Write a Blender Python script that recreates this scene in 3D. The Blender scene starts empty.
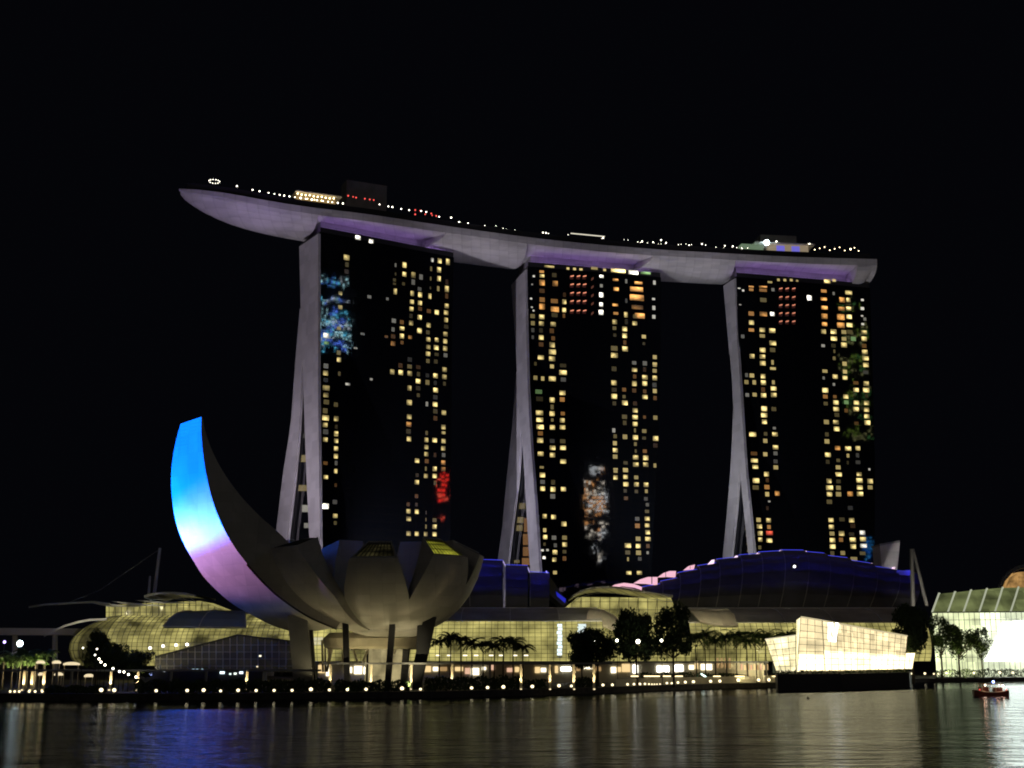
import bpy, bmesh, math, random
from mathutils import Vector, Matrix
random.seed(7)
R = math.radians
C = bpy.context.scene.collection
SC = bpy.context.scene

# ------------------------------------------------------------------ camera
F_PX, HC, TH = 1260.0, 8.0, math.atan(276 / 1260.0)
cam_d = bpy.data.cameras.new('camera')
cam_d.sensor_width = 36.0
cam_d.lens = F_PX / 1024.0 * 36.0
cam_d.clip_start, cam_d.clip_end = 0.5, 20000
cam = bpy.data.objects.new('camera', cam_d)
C.objects.link(cam)
cam.location = (0, 0, HC)
cam.rotation_euler = (math.pi / 2 + TH, 0, 0)
SC.camera = cam

# ------------------------------------------------------------------ night sky, faint city glow, exposure
w = bpy.data.worlds.new('World')
SC.world = w
w.use_nodes = True
bg = w.node_tree.nodes['Background']
bg.inputs[0].default_value = (0.55, 0.6, 1.0, 1)
bg.inputs[1].default_value = 0.0022
sun_d = bpy.data.lights.new('city_glow', 'SUN')
sun_d.energy = 0.04
sun_d.angle = R(25)
sun_d.color = (1.0, 0.90, 0.78)
sun = bpy.data.objects.new('city_glow', sun_d)
C.objects.link(sun)
sun.rotation_euler = Vector((0.35, 1, -0.26)).to_track_quat('-Z', 'Y').to_euler()
SC.view_settings.view_transform = 'Standard'
SC.view_settings.look = 'None'
SC.view_settings.exposure = 0
SC.view_settings.gamma = 1
SC.cycles.max_bounces = 6
SC.cycles.diffuse_bounces = 2
SC.cycles.glossy_bounces = 3
SC.cycles.sample_clamp_indirect = 6
SC.cycles.use_denoising = True
SC.cycles.filter_width = 1.9

# ------------------------------------------------------------------ helpers
ct, st = math.cos(TH), math.sin(TH)
def ray(px, py):
    x, t = (px - 512) / F_PX, (384 - py) / F_PX
    return Vector((x, ct - t * st, st + t * ct))
def at(px, py, Y):
    d = ray(px, py)
    return Vector((0, 0, HC)) + d * (Y / d.y)
def atz(px, py, Z):
    d = ray(px, py)
    return Vector((0, 0, HC)) + d * ((Z - HC) / d.z)
def onplane(px, py, P0, n):
    d = ray(px, py); o = Vector((0, 0, HC))
    return o + d * ((P0 - o).dot(n) / d.dot(n))
def ground_at(px, Y, z):
    """point at depth Y and height z that shows in pixel column px"""
    t = (z - HC) / Y
    # row of that height at depth Y
    tt = (t * ct - st) / (ct + t * st)
    d = ray(px, 384 - tt * F_PX)
    return Vector((d.x * Y / d.y, Y, z))

def worldloc(o):
    v = Vector((0, 0, 0))
    while o is not None:
        v += o.location; o = o.parent
    return v

class MB:
    def __init__(s): s.v, s.f = [], []
    def poly(s, pts):
        b = len(s.v); s.v += [Vector(p) for p in pts]; s.f.append(tuple(range(b, b + len(pts)))); return s
    def grid(s, rows, closed=False):
        b = len(s.v); n = len(rows[0])
        for r in rows: s.v += [Vector(p) for p in r]
        for i in range(len(rows) - 1):
            for j in range(n if closed else n - 1):
                k = (j + 1) % n
                s.f.append((b + i * n + j, b + i * n + k, b + (i + 1) * n + k, b + (i + 1) * n + j))
        return s
    def prism(s, pts, off):
        off = Vector(off); a = [Vector(p) for p in pts]; c = [p + off for p in a]; n = len(a); b = len(s.v)
        s.v += a + c
        s.f.append(tuple(range(b, b + n))); s.f.append(tuple(range(b + 2 * n - 1, b + n - 1, -1)))
        for i in range(n):
            j = (i + 1) % n
            s.f.append((b + i, b + n + i, b + n + j, b + j))
        return s
    def box(s, c, sz, rz=0.0):
        c = Vector(c); x, y, z = [q / 2 for q in sz]; ca, sa = math.cos(rz), math.sin(rz)
        pts = [Vector((c.x + px * ca - py * sa, c.y + px * sa + py * ca, c.z - z)) for px, py in ((-x, -y), (x, -y), (x, y), (-x, y))]
        return s.prism(pts, (0, 0, 2 * z))
    def tube(s, p0, p1, r0, r1=None, n=6):
        r1 = r0 if r1 is None else r1
        p0, p1 = Vector(p0), Vector(p1); d = (p1 - p0).normalized()
        a = d.orthogonal().normalized(); c = d.cross(a)
        rows = []
        for p, r in ((p0, r0), (p1, r1)):
            rows.append([p + a * (r * math.cos(2 * math.pi * k / n)) + c * (r * math.sin(2 * math.pi * k / n)) for k in range(n)])
        b = len(s.v); s.grid(rows, True)
        s.f.append(tuple(range(b + n - 1, b - 1, -1))); s.f.append(tuple(range(b + n, b + 2 * n)))
        return s
    def path(s, pts, r, n=5):
        for i in range(len(pts) - 1): s.tube(pts[i], pts[i + 1], r, r, n)
        return s
    def ball(s, c, r, sz=1.0, n=8, m=5):
        c = Vector(c); b = len(s.v)
        rows = [[c + Vector((r * math.sin(math.pi * i / m) * math.cos(2 * math.pi * k / n), r * math.sin(math.pi * i / m) * math.sin(2 * math.pi * k / n), sz * r * math.cos(math.pi * i / m))) for k in range(n)] for i in range(m + 1)]
        return s.grid(rows, True)
    def build(s, name, mat, parent=None, smooth=False, loc=None):
        o0 = worldloc(parent) if parent is not None else Vector((0, 0, 0))
        base = Vector(loc) if loc is not None else Vector((0, 0, 0))
        me = bpy.data.meshes.new(name)
        me.from_pydata([tuple(v - o0 - base) for v in s.v], [], s.f)
        me.validate(); me.update()
        bm = bmesh.new(); bm.from_mesh(me)
        bmesh.ops.remove_doubles(bm, verts=bm.verts, dist=1e-4)
        bmesh.ops.recalc_face_normals(bm, faces=bm.faces)
        bm.to_mesh(me); bm.free()
        if smooth:
            for p in me.polygons: p.use_smooth = True
        if mat is not None: me.materials.append(mat)
        o = bpy.data.objects.new(name, me); C.objects.link(o)
        if parent is not None: o.parent = parent
        o.location = base
        return o

def tag(o, label, cat, group=None):
    o['label'] = label; o['category'] = cat
    if group: o['group'] = group
    return o
def thing(name, label, cat, loc=(0, 0, 0), group=None):
    o = bpy.data.objects.new(name, None); C.objects.link(o)
    o.location = loc; o.empty_display_size = 0.5
    return tag(o, label, cat, group)
def struct(o): o['kind'] = 'structure'; return o
def dup(root, loc, rz=0.0, sc=None, label=None, group=None):
    r = root.copy(); C.objects.link(r); r.location = loc; r.rotation_euler = (0, 0, rz)
    if sc is not None: r.scale = sc if hasattr(sc, '__len__') else (sc, sc, sc)
    if label: r['label'] = label
    if group: r['group'] = group
    for ch in list(root.children):
        c = ch.copy(); C.objects.link(c); c.parent = r
        for g in list(ch.children):
            d = g.copy(); C.objects.link(d); d.parent = c
    return r
class Series:
    """first use moves the prototype, later uses copy it"""
    def __init__(s, root): s.root, s.used = root, False
    def put(s, loc, rz=0.0, sc=1.0, label=None, group=None):
        if not s.used:
            s.used = True; o = s.root; o.location = loc; o.rotation_euler = (0, 0, rz)
            o.scale = sc if hasattr(sc, '__len__') else (sc, sc, sc)
            if label: o['label'] = label
            if group: o['group'] = group
            return o
        return dup(s.root, loc, rz, sc, label, group)

# ------------------------------------------------------------------ materials
def mat(name, col, rough=0.7, metal=0.0, spec=0.3, var=0.0, scale=1.0, bump=0.0):
    m = bpy.data.materials.new(name); m.use_nodes = True; nt = m.node_tree; b = nt.nodes['Principled BSDF']
    b.inputs['Base Color'].default_value = (*col, 1); b.inputs['Roughness'].default_value = rough
    b.inputs['Metallic'].default_value = metal; b.inputs['Specular IOR Level'].default_value = spec
    if var or bump:
        tc = nt.nodes.new('ShaderNodeTexCoord'); nz = nt.nodes.new('ShaderNodeTexNoise')
        nz.inputs['Scale'].default_value = scale; nz.inputs['Detail'].default_value = 5
        nt.links.new(tc.outputs['Object'], nz.inputs['Vector'])
        if var:
            mr = nt.nodes.new('ShaderNodeMapRange'); mr.inputs[1].default_value = 0.3; mr.inputs[2].default_value = 0.7
            mr.inputs[3].default_value = 1 - var; mr.inputs[4].default_value = 1 + var
            mx = nt.nodes.new('ShaderNodeVectorMath'); mx.operation = 'SCALE'; mx.inputs[0].default_value = col
            nt.links.new(nz.outputs['Fac'], mr.inputs[0]); nt.links.new(mr.outputs[0], mx.inputs['Scale'])
            nt.links.new(mx.outputs[0], b.inputs['Base Color'])
        if bump:
            bp = nt.nodes.new('ShaderNodeBump'); bp.inputs['Strength'].default_value = bump
            nt.links.new(nz.outputs['Fac'], bp.inputs['Height']); nt.links.new(bp.outputs[0], b.inputs['Normal'])
    return m
def emit(name, col, st_):
    m = bpy.data.materials.new(name); m.use_nodes = True; b = m.node_tree.nodes['Principled BSDF']
    b.inputs['Base Color'].default_value = (0.05, 0.05, 0.05, 1); b.inputs['Roughness'].default_value = 0.2
    b.inputs['Emission Color'].default_value = (*col, 1); b.inputs['Emission Strength'].default_value = st_
    return m
def lit_glass(name, col, st_, cell=(4.0, 3.0), lo=0.35, hi=1.35, noise=0.12):
    """glazing of a lit hall: each bay of the interior glows a little differently"""
    m = emit(name, col, st_); nt = m.node_tree; b = nt.nodes['Principled BSDF']
    tc = nt.nodes.new('ShaderNodeTexCoord')
    sn = nt.nodes.new('ShaderNodeVectorMath'); sn.operation = 'SNAP'; sn.inputs[1].default_value = (cell[0], 1000, cell[1])
    wn = nt.nodes.new('ShaderNodeTexWhiteNoise'); wn.noise_dimensions = '3D'
    nz = nt.nodes.new('ShaderNodeTexNoise'); nz.inputs['Scale'].default_value = noise; nz.inputs['Detail'].default_value = 4
    nt.links.new(tc.outputs['Object'], sn.inputs[0]); nt.links.new(sn.outputs[0], wn.inputs['Vector'])
    nt.links.new(tc.outputs['Object'], nz.inputs['Vector'])
    mr = nt.nodes.new('ShaderNodeMapRange'); mr.inputs[1].default_value = 0.33; mr.inputs[2].default_value = 0.67
    mr.inputs[3].default_value = lo; mr.inputs[4].default_value = hi
    nt.links.new(nz.outputs['Fac'], mr.inputs[0])
    m2 = nt.nodes.new('ShaderNodeMath'); m2.operation = 'MULTIPLY_ADD'; m2.inputs[1].default_value = 0.5; m2.inputs[2].default_value = 0.75
    nt.links.new(wn.outputs['Value'], m2.inputs[0])
    m3 = nt.nodes.new('ShaderNodeMath'); m3.operation = 'MULTIPLY'
    nt.links.new(mr.outputs[0], m3.inputs[0]); nt.links.new(m2.outputs[0], m3.inputs[1])
    m4 = nt.nodes.new('ShaderNodeMath'); m4.operation = 'MULTIPLY'; m4.inputs[1].default_value = st_
    nt.links.new(m3.outputs[0], m4.inputs[0]); nt.links.new(m4.outputs[0], b.inputs['Emission Strength'])
    return m
def window_mat():
    """a lit room behind glass; its colour is the object's own colour"""
    m = emit('lit_room', (1, 1, 1), 1); nt = m.node_tree; b = nt.nodes['Principled BSDF']
    oi = nt.nodes.new('ShaderNodeObjectInfo'); tc = nt.nodes.new('ShaderNodeTexCoord')
    ad = nt.nodes.new('ShaderNodeVectorMath'); ad.operation = 'MULTIPLY_ADD'
    ad.inputs[1].default_value = (2.8, 2.8, 2.8)
    cb = nt.nodes.new('ShaderNodeCombineXYZ')
    rm = nt.nodes.new('ShaderNodeMath'); rm.operation = 'MULTIPLY'; rm.inputs[1].default_value = 37
    nt.links.new(oi.outputs['Random'], rm.inputs[0])
    for k in range(3): nt.links.new(rm.outputs[0], cb.inputs[k])
    nt.links.new(tc.outputs['Object'], ad.inputs[0]); nt.links.new(cb.outputs[0], ad.inputs[2])
    nz = nt.nodes.new('ShaderNodeTexNoise'); nz.inputs['Scale'].default_value = 1.0; nz.inputs['Detail'].default_value = 2
    nt.links.new(ad.outputs[0], nz.inputs['Vector'])
    wn = nt.nodes.new('ShaderNodeTexWhiteNoise'); wn.noise_dimensions = '1D'; nt.links.new(rm.outputs[0], wn.inputs['W'])
    ce = nt.nodes.new('ShaderNodeVectorMath'); ce.operation = 'MULTIPLY_ADD'; ce.inputs[1].default_value = (.8, 0, .8); ce.inputs[2].default_value = (-.4, 0, -.4)
    nt.links.new(wn.outputs['Color'], ce.inputs[0])
    di = nt.nodes.new('ShaderNodeVectorMath'); di.operation = 'DISTANCE'; nt.links.new(tc.outputs['Object'], di.inputs[0]); nt.links.new(ce.outputs[0], di.inputs[1])
    gl = nt.nodes.new('ShaderNodeMapRange'); gl.inputs[1].default_value = .12; gl.inputs[2].default_value = .75; gl.inputs[3].default_value = 1.9; gl.inputs[4].default_value = .32
    nt.links.new(di.outputs['Value'], gl.inputs[0])
    mq = nt.nodes.new('ShaderNodeMapRange'); mq.inputs[1].default_value = .3; mq.inputs[2].default_value = .7; mq.inputs[3].default_value = .55; mq.inputs[4].default_value = 1.3
    nt.links.new(nz.outputs['Fac'], mq.inputs[0])
    mr = nt.nodes.new('ShaderNodeMath'); mr.operation = 'MULTIPLY'; nt.links.new(gl.outputs[0], mr.inputs[0]); nt.links.new(mq.outputs[0], mr.inputs[1])
    nt.links.new(oi.outputs['Color'], b.inputs['Emission Color']); nt.links.new(mr.outputs[0], b.inputs['Emission Strength'])
    return m
def small_window_mat():
    m = emit('lit_room_small', (1, 1, 1), 1); nt = m.node_tree; b = nt.nodes['Principled BSDF']
    at_ = nt.nodes.new('ShaderNodeAttribute'); at_.attribute_name = 'room'
    nt.links.new(at_.outputs['Color'], b.inputs['Emission Color']); return m
def facade_mat(name, fl=3.45, bay=4.2, ang=0.0):
    """dark curtain wall: every pane is tilted a hair differently, thin floor lines and fins"""
    m = mat(name, (0.006, 0.007, 0.009), 0.03, 0, 0.5); nt = m.node_tree; b = nt.nodes['Principled BSDF']
    tc = nt.nodes.new('ShaderNodeTexCoord'); rot = nt.nodes.new('ShaderNodeVectorRotate'); rot.rotation_type = 'Z_AXIS'
    rot.inputs['Angle'].default_value = -ang
    nt.links.new(tc.outputs['Object'], rot.inputs['Vector'])
    sn = nt.nodes.new('ShaderNodeVectorMath'); sn.operation = 'SNAP'; sn.inputs[1].default_value = (bay / 2, 5000, fl)
    nt.links.new(rot.outputs[0], sn.inputs[0])
    wn = nt.nodes.new('ShaderNodeTexWhiteNoise'); wn.noise_dimensions = '3D'; nt.links.new(sn.outputs[0], wn.inputs['Vector'])
    nz = nt.nodes.new('ShaderNodeTexNoise'); nz.inputs['Scale'].default_value = 0.9; nz.inputs['Detail'].default_value = 1
    nt.links.new(tc.outputs['Object'], nz.inputs['Vector'])
    su = nt.nodes.new('ShaderNodeVectorMath'); su.operation = 'SUBTRACT'; su.inputs[1].default_value = (.5, .5, .5)
    nt.links.new(wn.outputs['Color'], su.inputs[0])
    s2 = nt.nodes.new('ShaderNodeVectorMath'); s2.operation = 'SUBTRACT'; s2.inputs[1].default_value = (.5, .5, .5)
    nt.links.new(nz.outputs['Color'], s2.inputs[0])
    sc1 = nt.nodes.new('ShaderNodeVectorMath'); sc1.operation = 'SCALE'; sc1.inputs['Scale'].default_value = 0.0065
    sc2 = nt.nodes.new('ShaderNodeVectorMath'); sc2.operation = 'SCALE'; sc2.inputs['Scale'].default_value = 0.0018
    nt.links.new(su.outputs[0], sc1.inputs[0]); nt.links.new(s2.outputs[0], sc2.inputs[0])
    ge = nt.nodes.new('ShaderNodeNewGeometry')
    a1 = nt.nodes.new('ShaderNodeVectorMath'); a2 = nt.nodes.new('ShaderNodeVectorMath'); nn = nt.nodes.new('ShaderNodeVectorMath'); nn.operation = 'NORMALIZE'
    nt.links.new(ge.outputs['Normal'], a1.inputs[0]); nt.links.new(sc1.outputs[0], a1.inputs[1])
    nt.links.new(a1.outputs[0], a2.inputs[0]); nt.links.new(sc2.outputs[0], a2.inputs[1])
    nt.links.new(a2.outputs[0], nn.inputs[0]); nt.links.new(nn.outputs[0], b.inputs['Normal'])
    # floor lines and fins
    sp = nt.nodes.new('ShaderNodeSeparateXYZ'); nt.links.new(rot.outputs[0], sp.inputs[0])
    def line(out, period, frac):
        d = nt.nodes.new('ShaderNodeMath'); d.operation = 'DIVIDE'; d.inputs[1].default_value = period; nt.links.new(out, d.inputs[0])
        f = nt.nodes.new('ShaderNodeMath'); f.operation = 'FRACT'; nt.links.new(d.outputs[0], f.inputs[0])
        l = nt.nodes.new('ShaderNodeMath'); l.operation = 'LESS_THAN'; l.inputs[1].default_value = frac; nt.links.new(f.outputs[0], l.inputs[0])
        return l.outputs[0]
    mxm = nt.nodes.new('ShaderNodeMath'); mxm.operation = 'MAXIMUM'
    nt.links.new(line(sp.outputs['Z'], fl, 0.14), mxm.inputs[0]); nt.links.new(line(sp.outputs['X'], bay, 0.10), mxm.inputs[1])
    mc = nt.nodes.new('ShaderNodeMix'); mc.data_type = 'RGBA'
    mc.inputs[6].default_value = (0.004, 0.005, 0.007, 1); mc.inputs[7].default_value = (0.007, 0.007, 0.008, 1)
    nt.links.new(mxm.outputs[0], mc.inputs[0]); nt.links.new(mc.outputs[2], b.inputs['Base Color'])
    return m
def panel_mat(name, col, px, pz, rough=0.5, dark=0.72, joint=0.0):
    """cladding with thin dark panel joints and slightly uneven panels"""
    m = mat(name, col, rough, 0, 0.3); nt = m.node_tree; b = nt.nodes['Principled BSDF']
    tc = nt.nodes.new('ShaderNodeTexCoord')
    sn = nt.nodes.new('ShaderNodeVectorMath'); sn.operation = 'SNAP'; sn.inputs[1].default_value = (px, px, pz)
    wn = nt.nodes.new('ShaderNodeTexWhiteNoise'); nt.links.new(tc.outputs['Object'], sn.inputs[0]); nt.links.new(sn.outputs[0], wn.inputs['Vector'])
    nz = nt.nodes.new('ShaderNodeTexNoise'); nz.inputs['Scale'].default_value = 0.08; nz.inputs['Detail'].default_value = 6
    nt.links.new(tc.outputs['Object'], nz.inputs['Vector'])
    mr = nt.nodes.new('ShaderNodeMapRange'); mr.inputs[3].default_value = 0.88; mr.inputs[4].default_value = 1.06
    nt.links.new(wn.outputs['Value'], mr.inputs[0])
    mr2 = nt.nodes.new('ShaderNodeMapRange'); mr2.inputs[1].default_value = .3; mr2.inputs[2].default_value = .7; mr2.inputs[3].default_value = dark; mr2.inputs[4].default_value = 1.1
    nt.links.new(nz.outputs['Fac'], mr2.inputs[0])
    mu = nt.nodes.new('ShaderNodeMath'); mu.operation = 'MULTIPLY'; nt.links.new(mr.outputs[0], mu.inputs[0]); nt.links.new(mr2.outputs[0], mu.inputs[1])
    if joint:
        sp = nt.nodes.new('ShaderNodeSeparateXYZ'); nt.links.new(tc.outputs['Object'], sp.inputs[0]); prev = mu.outputs[0]
        for ax, per in (('X', px), ('Z', pz)):
            d = nt.nodes.new('ShaderNodeMath'); d.operation = 'DIVIDE'; d.inputs[1].default_value = per; nt.links.new(sp.outputs[ax], d.inputs[0])
            f = nt.nodes.new('ShaderNodeMath'); f.operation = 'FRACT'; nt.links.new(d.outputs[0], f.inputs[0])
            l = nt.nodes.new('ShaderNodeMath'); l.operation = 'GREATER_THAN'; l.inputs[1].default_value = joint; nt.links.new(f.outputs[0], l.inputs[0])
            ml = nt.nodes.new('ShaderNodeMath'); ml.operation = 'MULTIPLY_ADD'; ml.inputs[1].default_value = .09; ml.inputs[2].default_value = .91; nt.links.new(l.outputs[0], ml.inputs[0])
            m_ = nt.nodes.new('ShaderNodeMath'); m_.operation = 'MULTIPLY'; nt.links.new(prev, m_.inputs[0]); nt.links.new(ml.outputs[0], m_.inputs[1]); prev = m_.outputs[0]
        mu = m_
    vs = nt.nodes.new('ShaderNodeVectorMath'); vs.operation = 'SCALE'; vs.inputs[0].default_value = col
    nt.links.new(mu.outputs[0], vs.inputs['Scale']); nt.links.new(vs.outputs[0], b.inputs['Base Color'])
    return m

M = dict(
    concrete=panel_mat('pale_wall_cladding', (0.5, 0.48, 0.5), 6, 3.5, .5, .9),
    hull=panel_mat('hull_cladding', (0.5, 0.48, 0.48), 4.4, 1.3, 0.45, .85, .14),
    petal=panel_mat('petal_cladding', (0.52, 0.5, 0.45), 3, 2.4, 0.45, 0.8, .05),
    dark=mat('dark_metal', (0.02, 0.02, 0.022), 0.6),
    grey=mat('grey_metal', (0.22, 0.22, 0.22), 0.5, var=.15, scale=.3),
    roofgrey=mat('grey_roof_sheet', (0.45, 0.44, 0.38), 0.55, var=.25, scale=.15),
    blueroof=mat('dark_scalloped_roof', (0.06, 0.06, 0.075), 0.6, var=.25, scale=.2),
    white=mat('white_paint', (0.8, 0.8, 0.78), 0.4),
    cream=mat('cream_wall', (0.55, 0.5, 0.38), 0.7, var=.1, scale=.4),
    leaf=mat('leaves', (0.035, 0.06, 0.02), 0.6, var=.5, scale=.8),
    leaf_lit=mat('lit_leaves', (0.06, 0.10, 0.03), 0.55, var=.5, scale=.8),  # paler copy of the leaf green for crowns standing in light
    bark=mat('bark', (0.05, 0.04, 0.03), 0.9, var=.3, scale=3),
    stone=mat('stone_quay', (0.06, 0.055, 0.05), 0.85, var=.35, scale=.8, bump=.3),
    paving=mat('paving', (0.12, 0.11, 0.10), 0.8, var=.3, scale=.5),
    window=window_mat(),
    smallwin=small_window_mat(),
    lampwarm=emit('warm_lamp', (1.0, 0.78, 0.42), 9),
    lampwhite=emit('white_lamp', (1.0, 0.93, 0.75), 7),
    lampcool=emit('cool_lamp', (0.75, 0.95, 1.0), 16),
    lampred=emit('red_lamp', (1.0, 0.10, 0.08), 1.6),
    purple=emit('purple_led', (0.56, 0.33, 1.0), 11.0),
    blue=emit('blue_led', (0.08, 0.09, 1.0), .9),
    bars=mat('glazing_bars', (0.03, 0.03, 0.025), 0.5),
)
def spot(name, loc, target, power, col, cone=40, blend=0.6, r=0.3):
    d = bpy.data.lights.new(name, 'SPOT'); d.energy = power; d.color = col
    d.spot_size = R(cone); d.spot_blend = blend; d.shadow_soft_size = r
    o = bpy.data.objects.new(name, d); C.objects.link(o); o.location = loc
    o.rotation_euler = (Vector(target) - Vector(loc)).to_track_quat('-Z', 'Y').to_euler()
    return o
def lamp(name, loc, power, col, r=0.2):
    d = bpy.data.lights.new(name, 'POINT'); d.energy = power; d.color = col; d.shadow_soft_size = r
    o = bpy.data.objects.new(name, d); C.objects.link(o); o.location = loc
    return o

# ------------------------------------------------------------------ water, ground
def _m(nt, op, a, b_=None, c=None):
    n = nt.nodes.new('ShaderNodeMath'); n.operation = op
    for i, v in enumerate((a, b_, c)):
        if v is None: continue
        if isinstance(v, (int, float)): n.inputs[i].default_value = v
        else: nt.links.new(v, n.inputs[i])
    return n.outputs[0]
def water():
    m = bpy.data.materials.new('bay_water'); m.use_nodes = True; nt = m.node_tree
    nt.nodes.remove(nt.nodes['Principled BSDF']); out_ = nt.nodes['Material Output']
    df = nt.nodes.new('ShaderNodeBsdfDiffuse'); df.inputs['Color'].default_value = (.003, .004, .005, 1)
    b = nt.nodes.new('ShaderNodeBsdfGlossy'); b.inputs['Roughness'].default_value = .12; b.inputs['Color'].default_value = (.9, .95, 1, 1)
    mx = nt.nodes.new('ShaderNodeMixShader'); mx.inputs[0].default_value = .5
    nt.links.new(df.outputs[0], mx.inputs[1]); nt.links.new(b.outputs[0], mx.inputs[2]); nt.links.new(mx.outputs[0], out_.inputs['Surface'])
    tc = nt.nodes.new('ShaderNodeTexCoord')
    mp = nt.nodes.new('ShaderNodeMapping'); mp.inputs['Scale'].default_value = (0.4, 1.0, 1)
    nt.links.new(tc.outputs['Object'], mp.inputs['Vector'])
    n1 = nt.nodes.new('ShaderNodeTexNoise'); n1.inputs['Scale'].default_value = 0.6; n1.inputs['Detail'].default_value = 4; n1.inputs['Roughness'].default_value = .55
    n2 = nt.nodes.new('ShaderNodeTexNoise'); n2.inputs['Scale'].default_value = 0.09; n2.inputs['Detail'].default_value = 2
    nt.links.new(mp.outputs[0], n1.inputs['Vector']); nt.links.new(mp.outputs[0], n2.inputs['Vector'])
    ad = nt.nodes.new('ShaderNodeMath'); ad.operation = 'MULTIPLY_ADD'; ad.inputs[1].default_value = 1.5
    nt.links.new(n2.outputs['Fac'], ad.inputs[0]); nt.links.new(n1.outputs['Fac'], ad.inputs[2])
    sp = nt.nodes.new('ShaderNodeSeparateXYZ'); nt.links.new(tc.outputs['Object'], sp.inputs[0])
    mth = lambda op, a, b_=None, c=None: _m(nt, op, a, b_, c)
    sx = mth('MAXIMUM', mth('ADD', sp.outputs['X'], 42.0), 0.0)
    off = mth('SUBTRACT', mth('MULTIPLY_ADD', sx, 0.9, 262.0), sp.outputs['Y'])      # metres out from the quay
    nz3 = nt.nodes.new('ShaderNodeTexNoise'); nz3.inputs['Scale'].default_value = 0.05; nt.links.new(tc.outputs['Object'], nz3.inputs['Vector'])
    off = mth('MULTIPLY_ADD', nz3.outputs['Fac'], 16.0, off)
    mk = nt.nodes.new('ShaderNodeMapRange'); mk.interpolation_type = 'SMOOTHSTEP'
    mk.inputs[1].default_value = 42; mk.inputs[2].default_value = 78; nt.links.new(off, mk.inputs[0])
    open_ = mk.outputs[0]
    nt.links.new(mth('MULTIPLY_ADD', open_, 0.12, 0.04), b.inputs['Roughness'])
    bp = nt.nodes.new('ShaderNodeBump'); nt.links.new(mth('MULTIPLY_ADD', open_, 0.92, 0.08), bp.inputs['Strength']); bp.inputs['Distance'].default_value = 1.0
    nt.links.new(ad.outputs[0], bp.inputs['Height']); nt.links.new(bp.outputs[0], b.inputs['Normal'])
    o = MB().poly([(-2500, -400, 0), (2500, -400, 0), (2500, 6000, 0), (-2500, 6000, 0)]).build('water', m)
    struct(o)
water()
SHORE = [(-420, 262), (-40, 262), (100, 262), (240, 265), (430, 280), (530, 298), (614, 325), (660, 347), (711, 369), (770, 388), (830, 425), (930, 480), (1030, 510), (1400, 560)]
def shoreY(px):
    for (a, ya), (b, yb) in zip(SHORE, SHORE[1:]):
        if a <= px <= b: return ya + (yb - ya) * (px - a) / (b - a)
    return SHORE[0][1] if px < SHORE[0][0] else SHORE[-1][1]
GZ = 1.2
shore = [ground_at(p, Y, GZ) for p, Y in SHORE]
g = MB(); g.poly([*shore, (2500, 700, GZ), (2500, 6000, GZ), (-2500, 6000, GZ), (-2500, 262, GZ)])
struct(g.build('ground', M['paving']))
q = MB()
for a, b_ in zip(shore, shore[1:]):
    d = (b_ - a).normalized(); nrm = Vector((-d.y, d.x, 0))
    q.prism([Vector((a.x, a.y, -1)), Vector((b_.x, b_.y, -1)), Vector((b_.x, b_.y, -1)) + nrm * 1.4, Vector((a.x, a.y, -1)) + nrm * 1.4], (0, 0, 2.35))
struct(q.build('quay', M['stone']))
# ------------------------------------------------------------------ hotel towers
def lerp_edge(edge, y):
    for (xa, ya), (xb, yb) in zip(edge, edge[1:]):
        if ya <= y <= yb: return xa + (xb - xa) * (y - ya) / (yb - ya)
    if y < edge[0][1]: return edge[0][0]
    (xa, ya), (xb, yb) = edge[-2:]
    return xb + (xb - xa) * (y - yb) / (yb - ya)
TOWERS = {}
Y_C, O_C, W_C, D_C, R_C, G_C = (1.0, .77, .29), (1.0, .46, .12), (1.0, .95, .8), (1.0, .8, .45), (1.0, .12, .06), (.45, .8, .3)
KC = dict(y=Y_C, o=O_C, w=W_C, d=D_C, r=R_C, g=G_C, s=(1.0, .35, .2), k=(.35, .05, .02))
unitq = bpy.data.meshes.new('lit_window')
unitq.from_pydata([(-.5, 0, -.5), (.5, 0, -.5), (.5, 0, .5), (-.5, 0, .5), (-.5, .12, -.5), (.5, .12, -.5), (.5, .12, .5), (-.5, .12, .5)], [],
                  [(0, 1, 2, 3), (0, 4, 5, 1), (1, 5, 6, 2), (2, 6, 7, 3), (3, 7, 4, 0)])
unitq.materials.append(M['window'])
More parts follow.
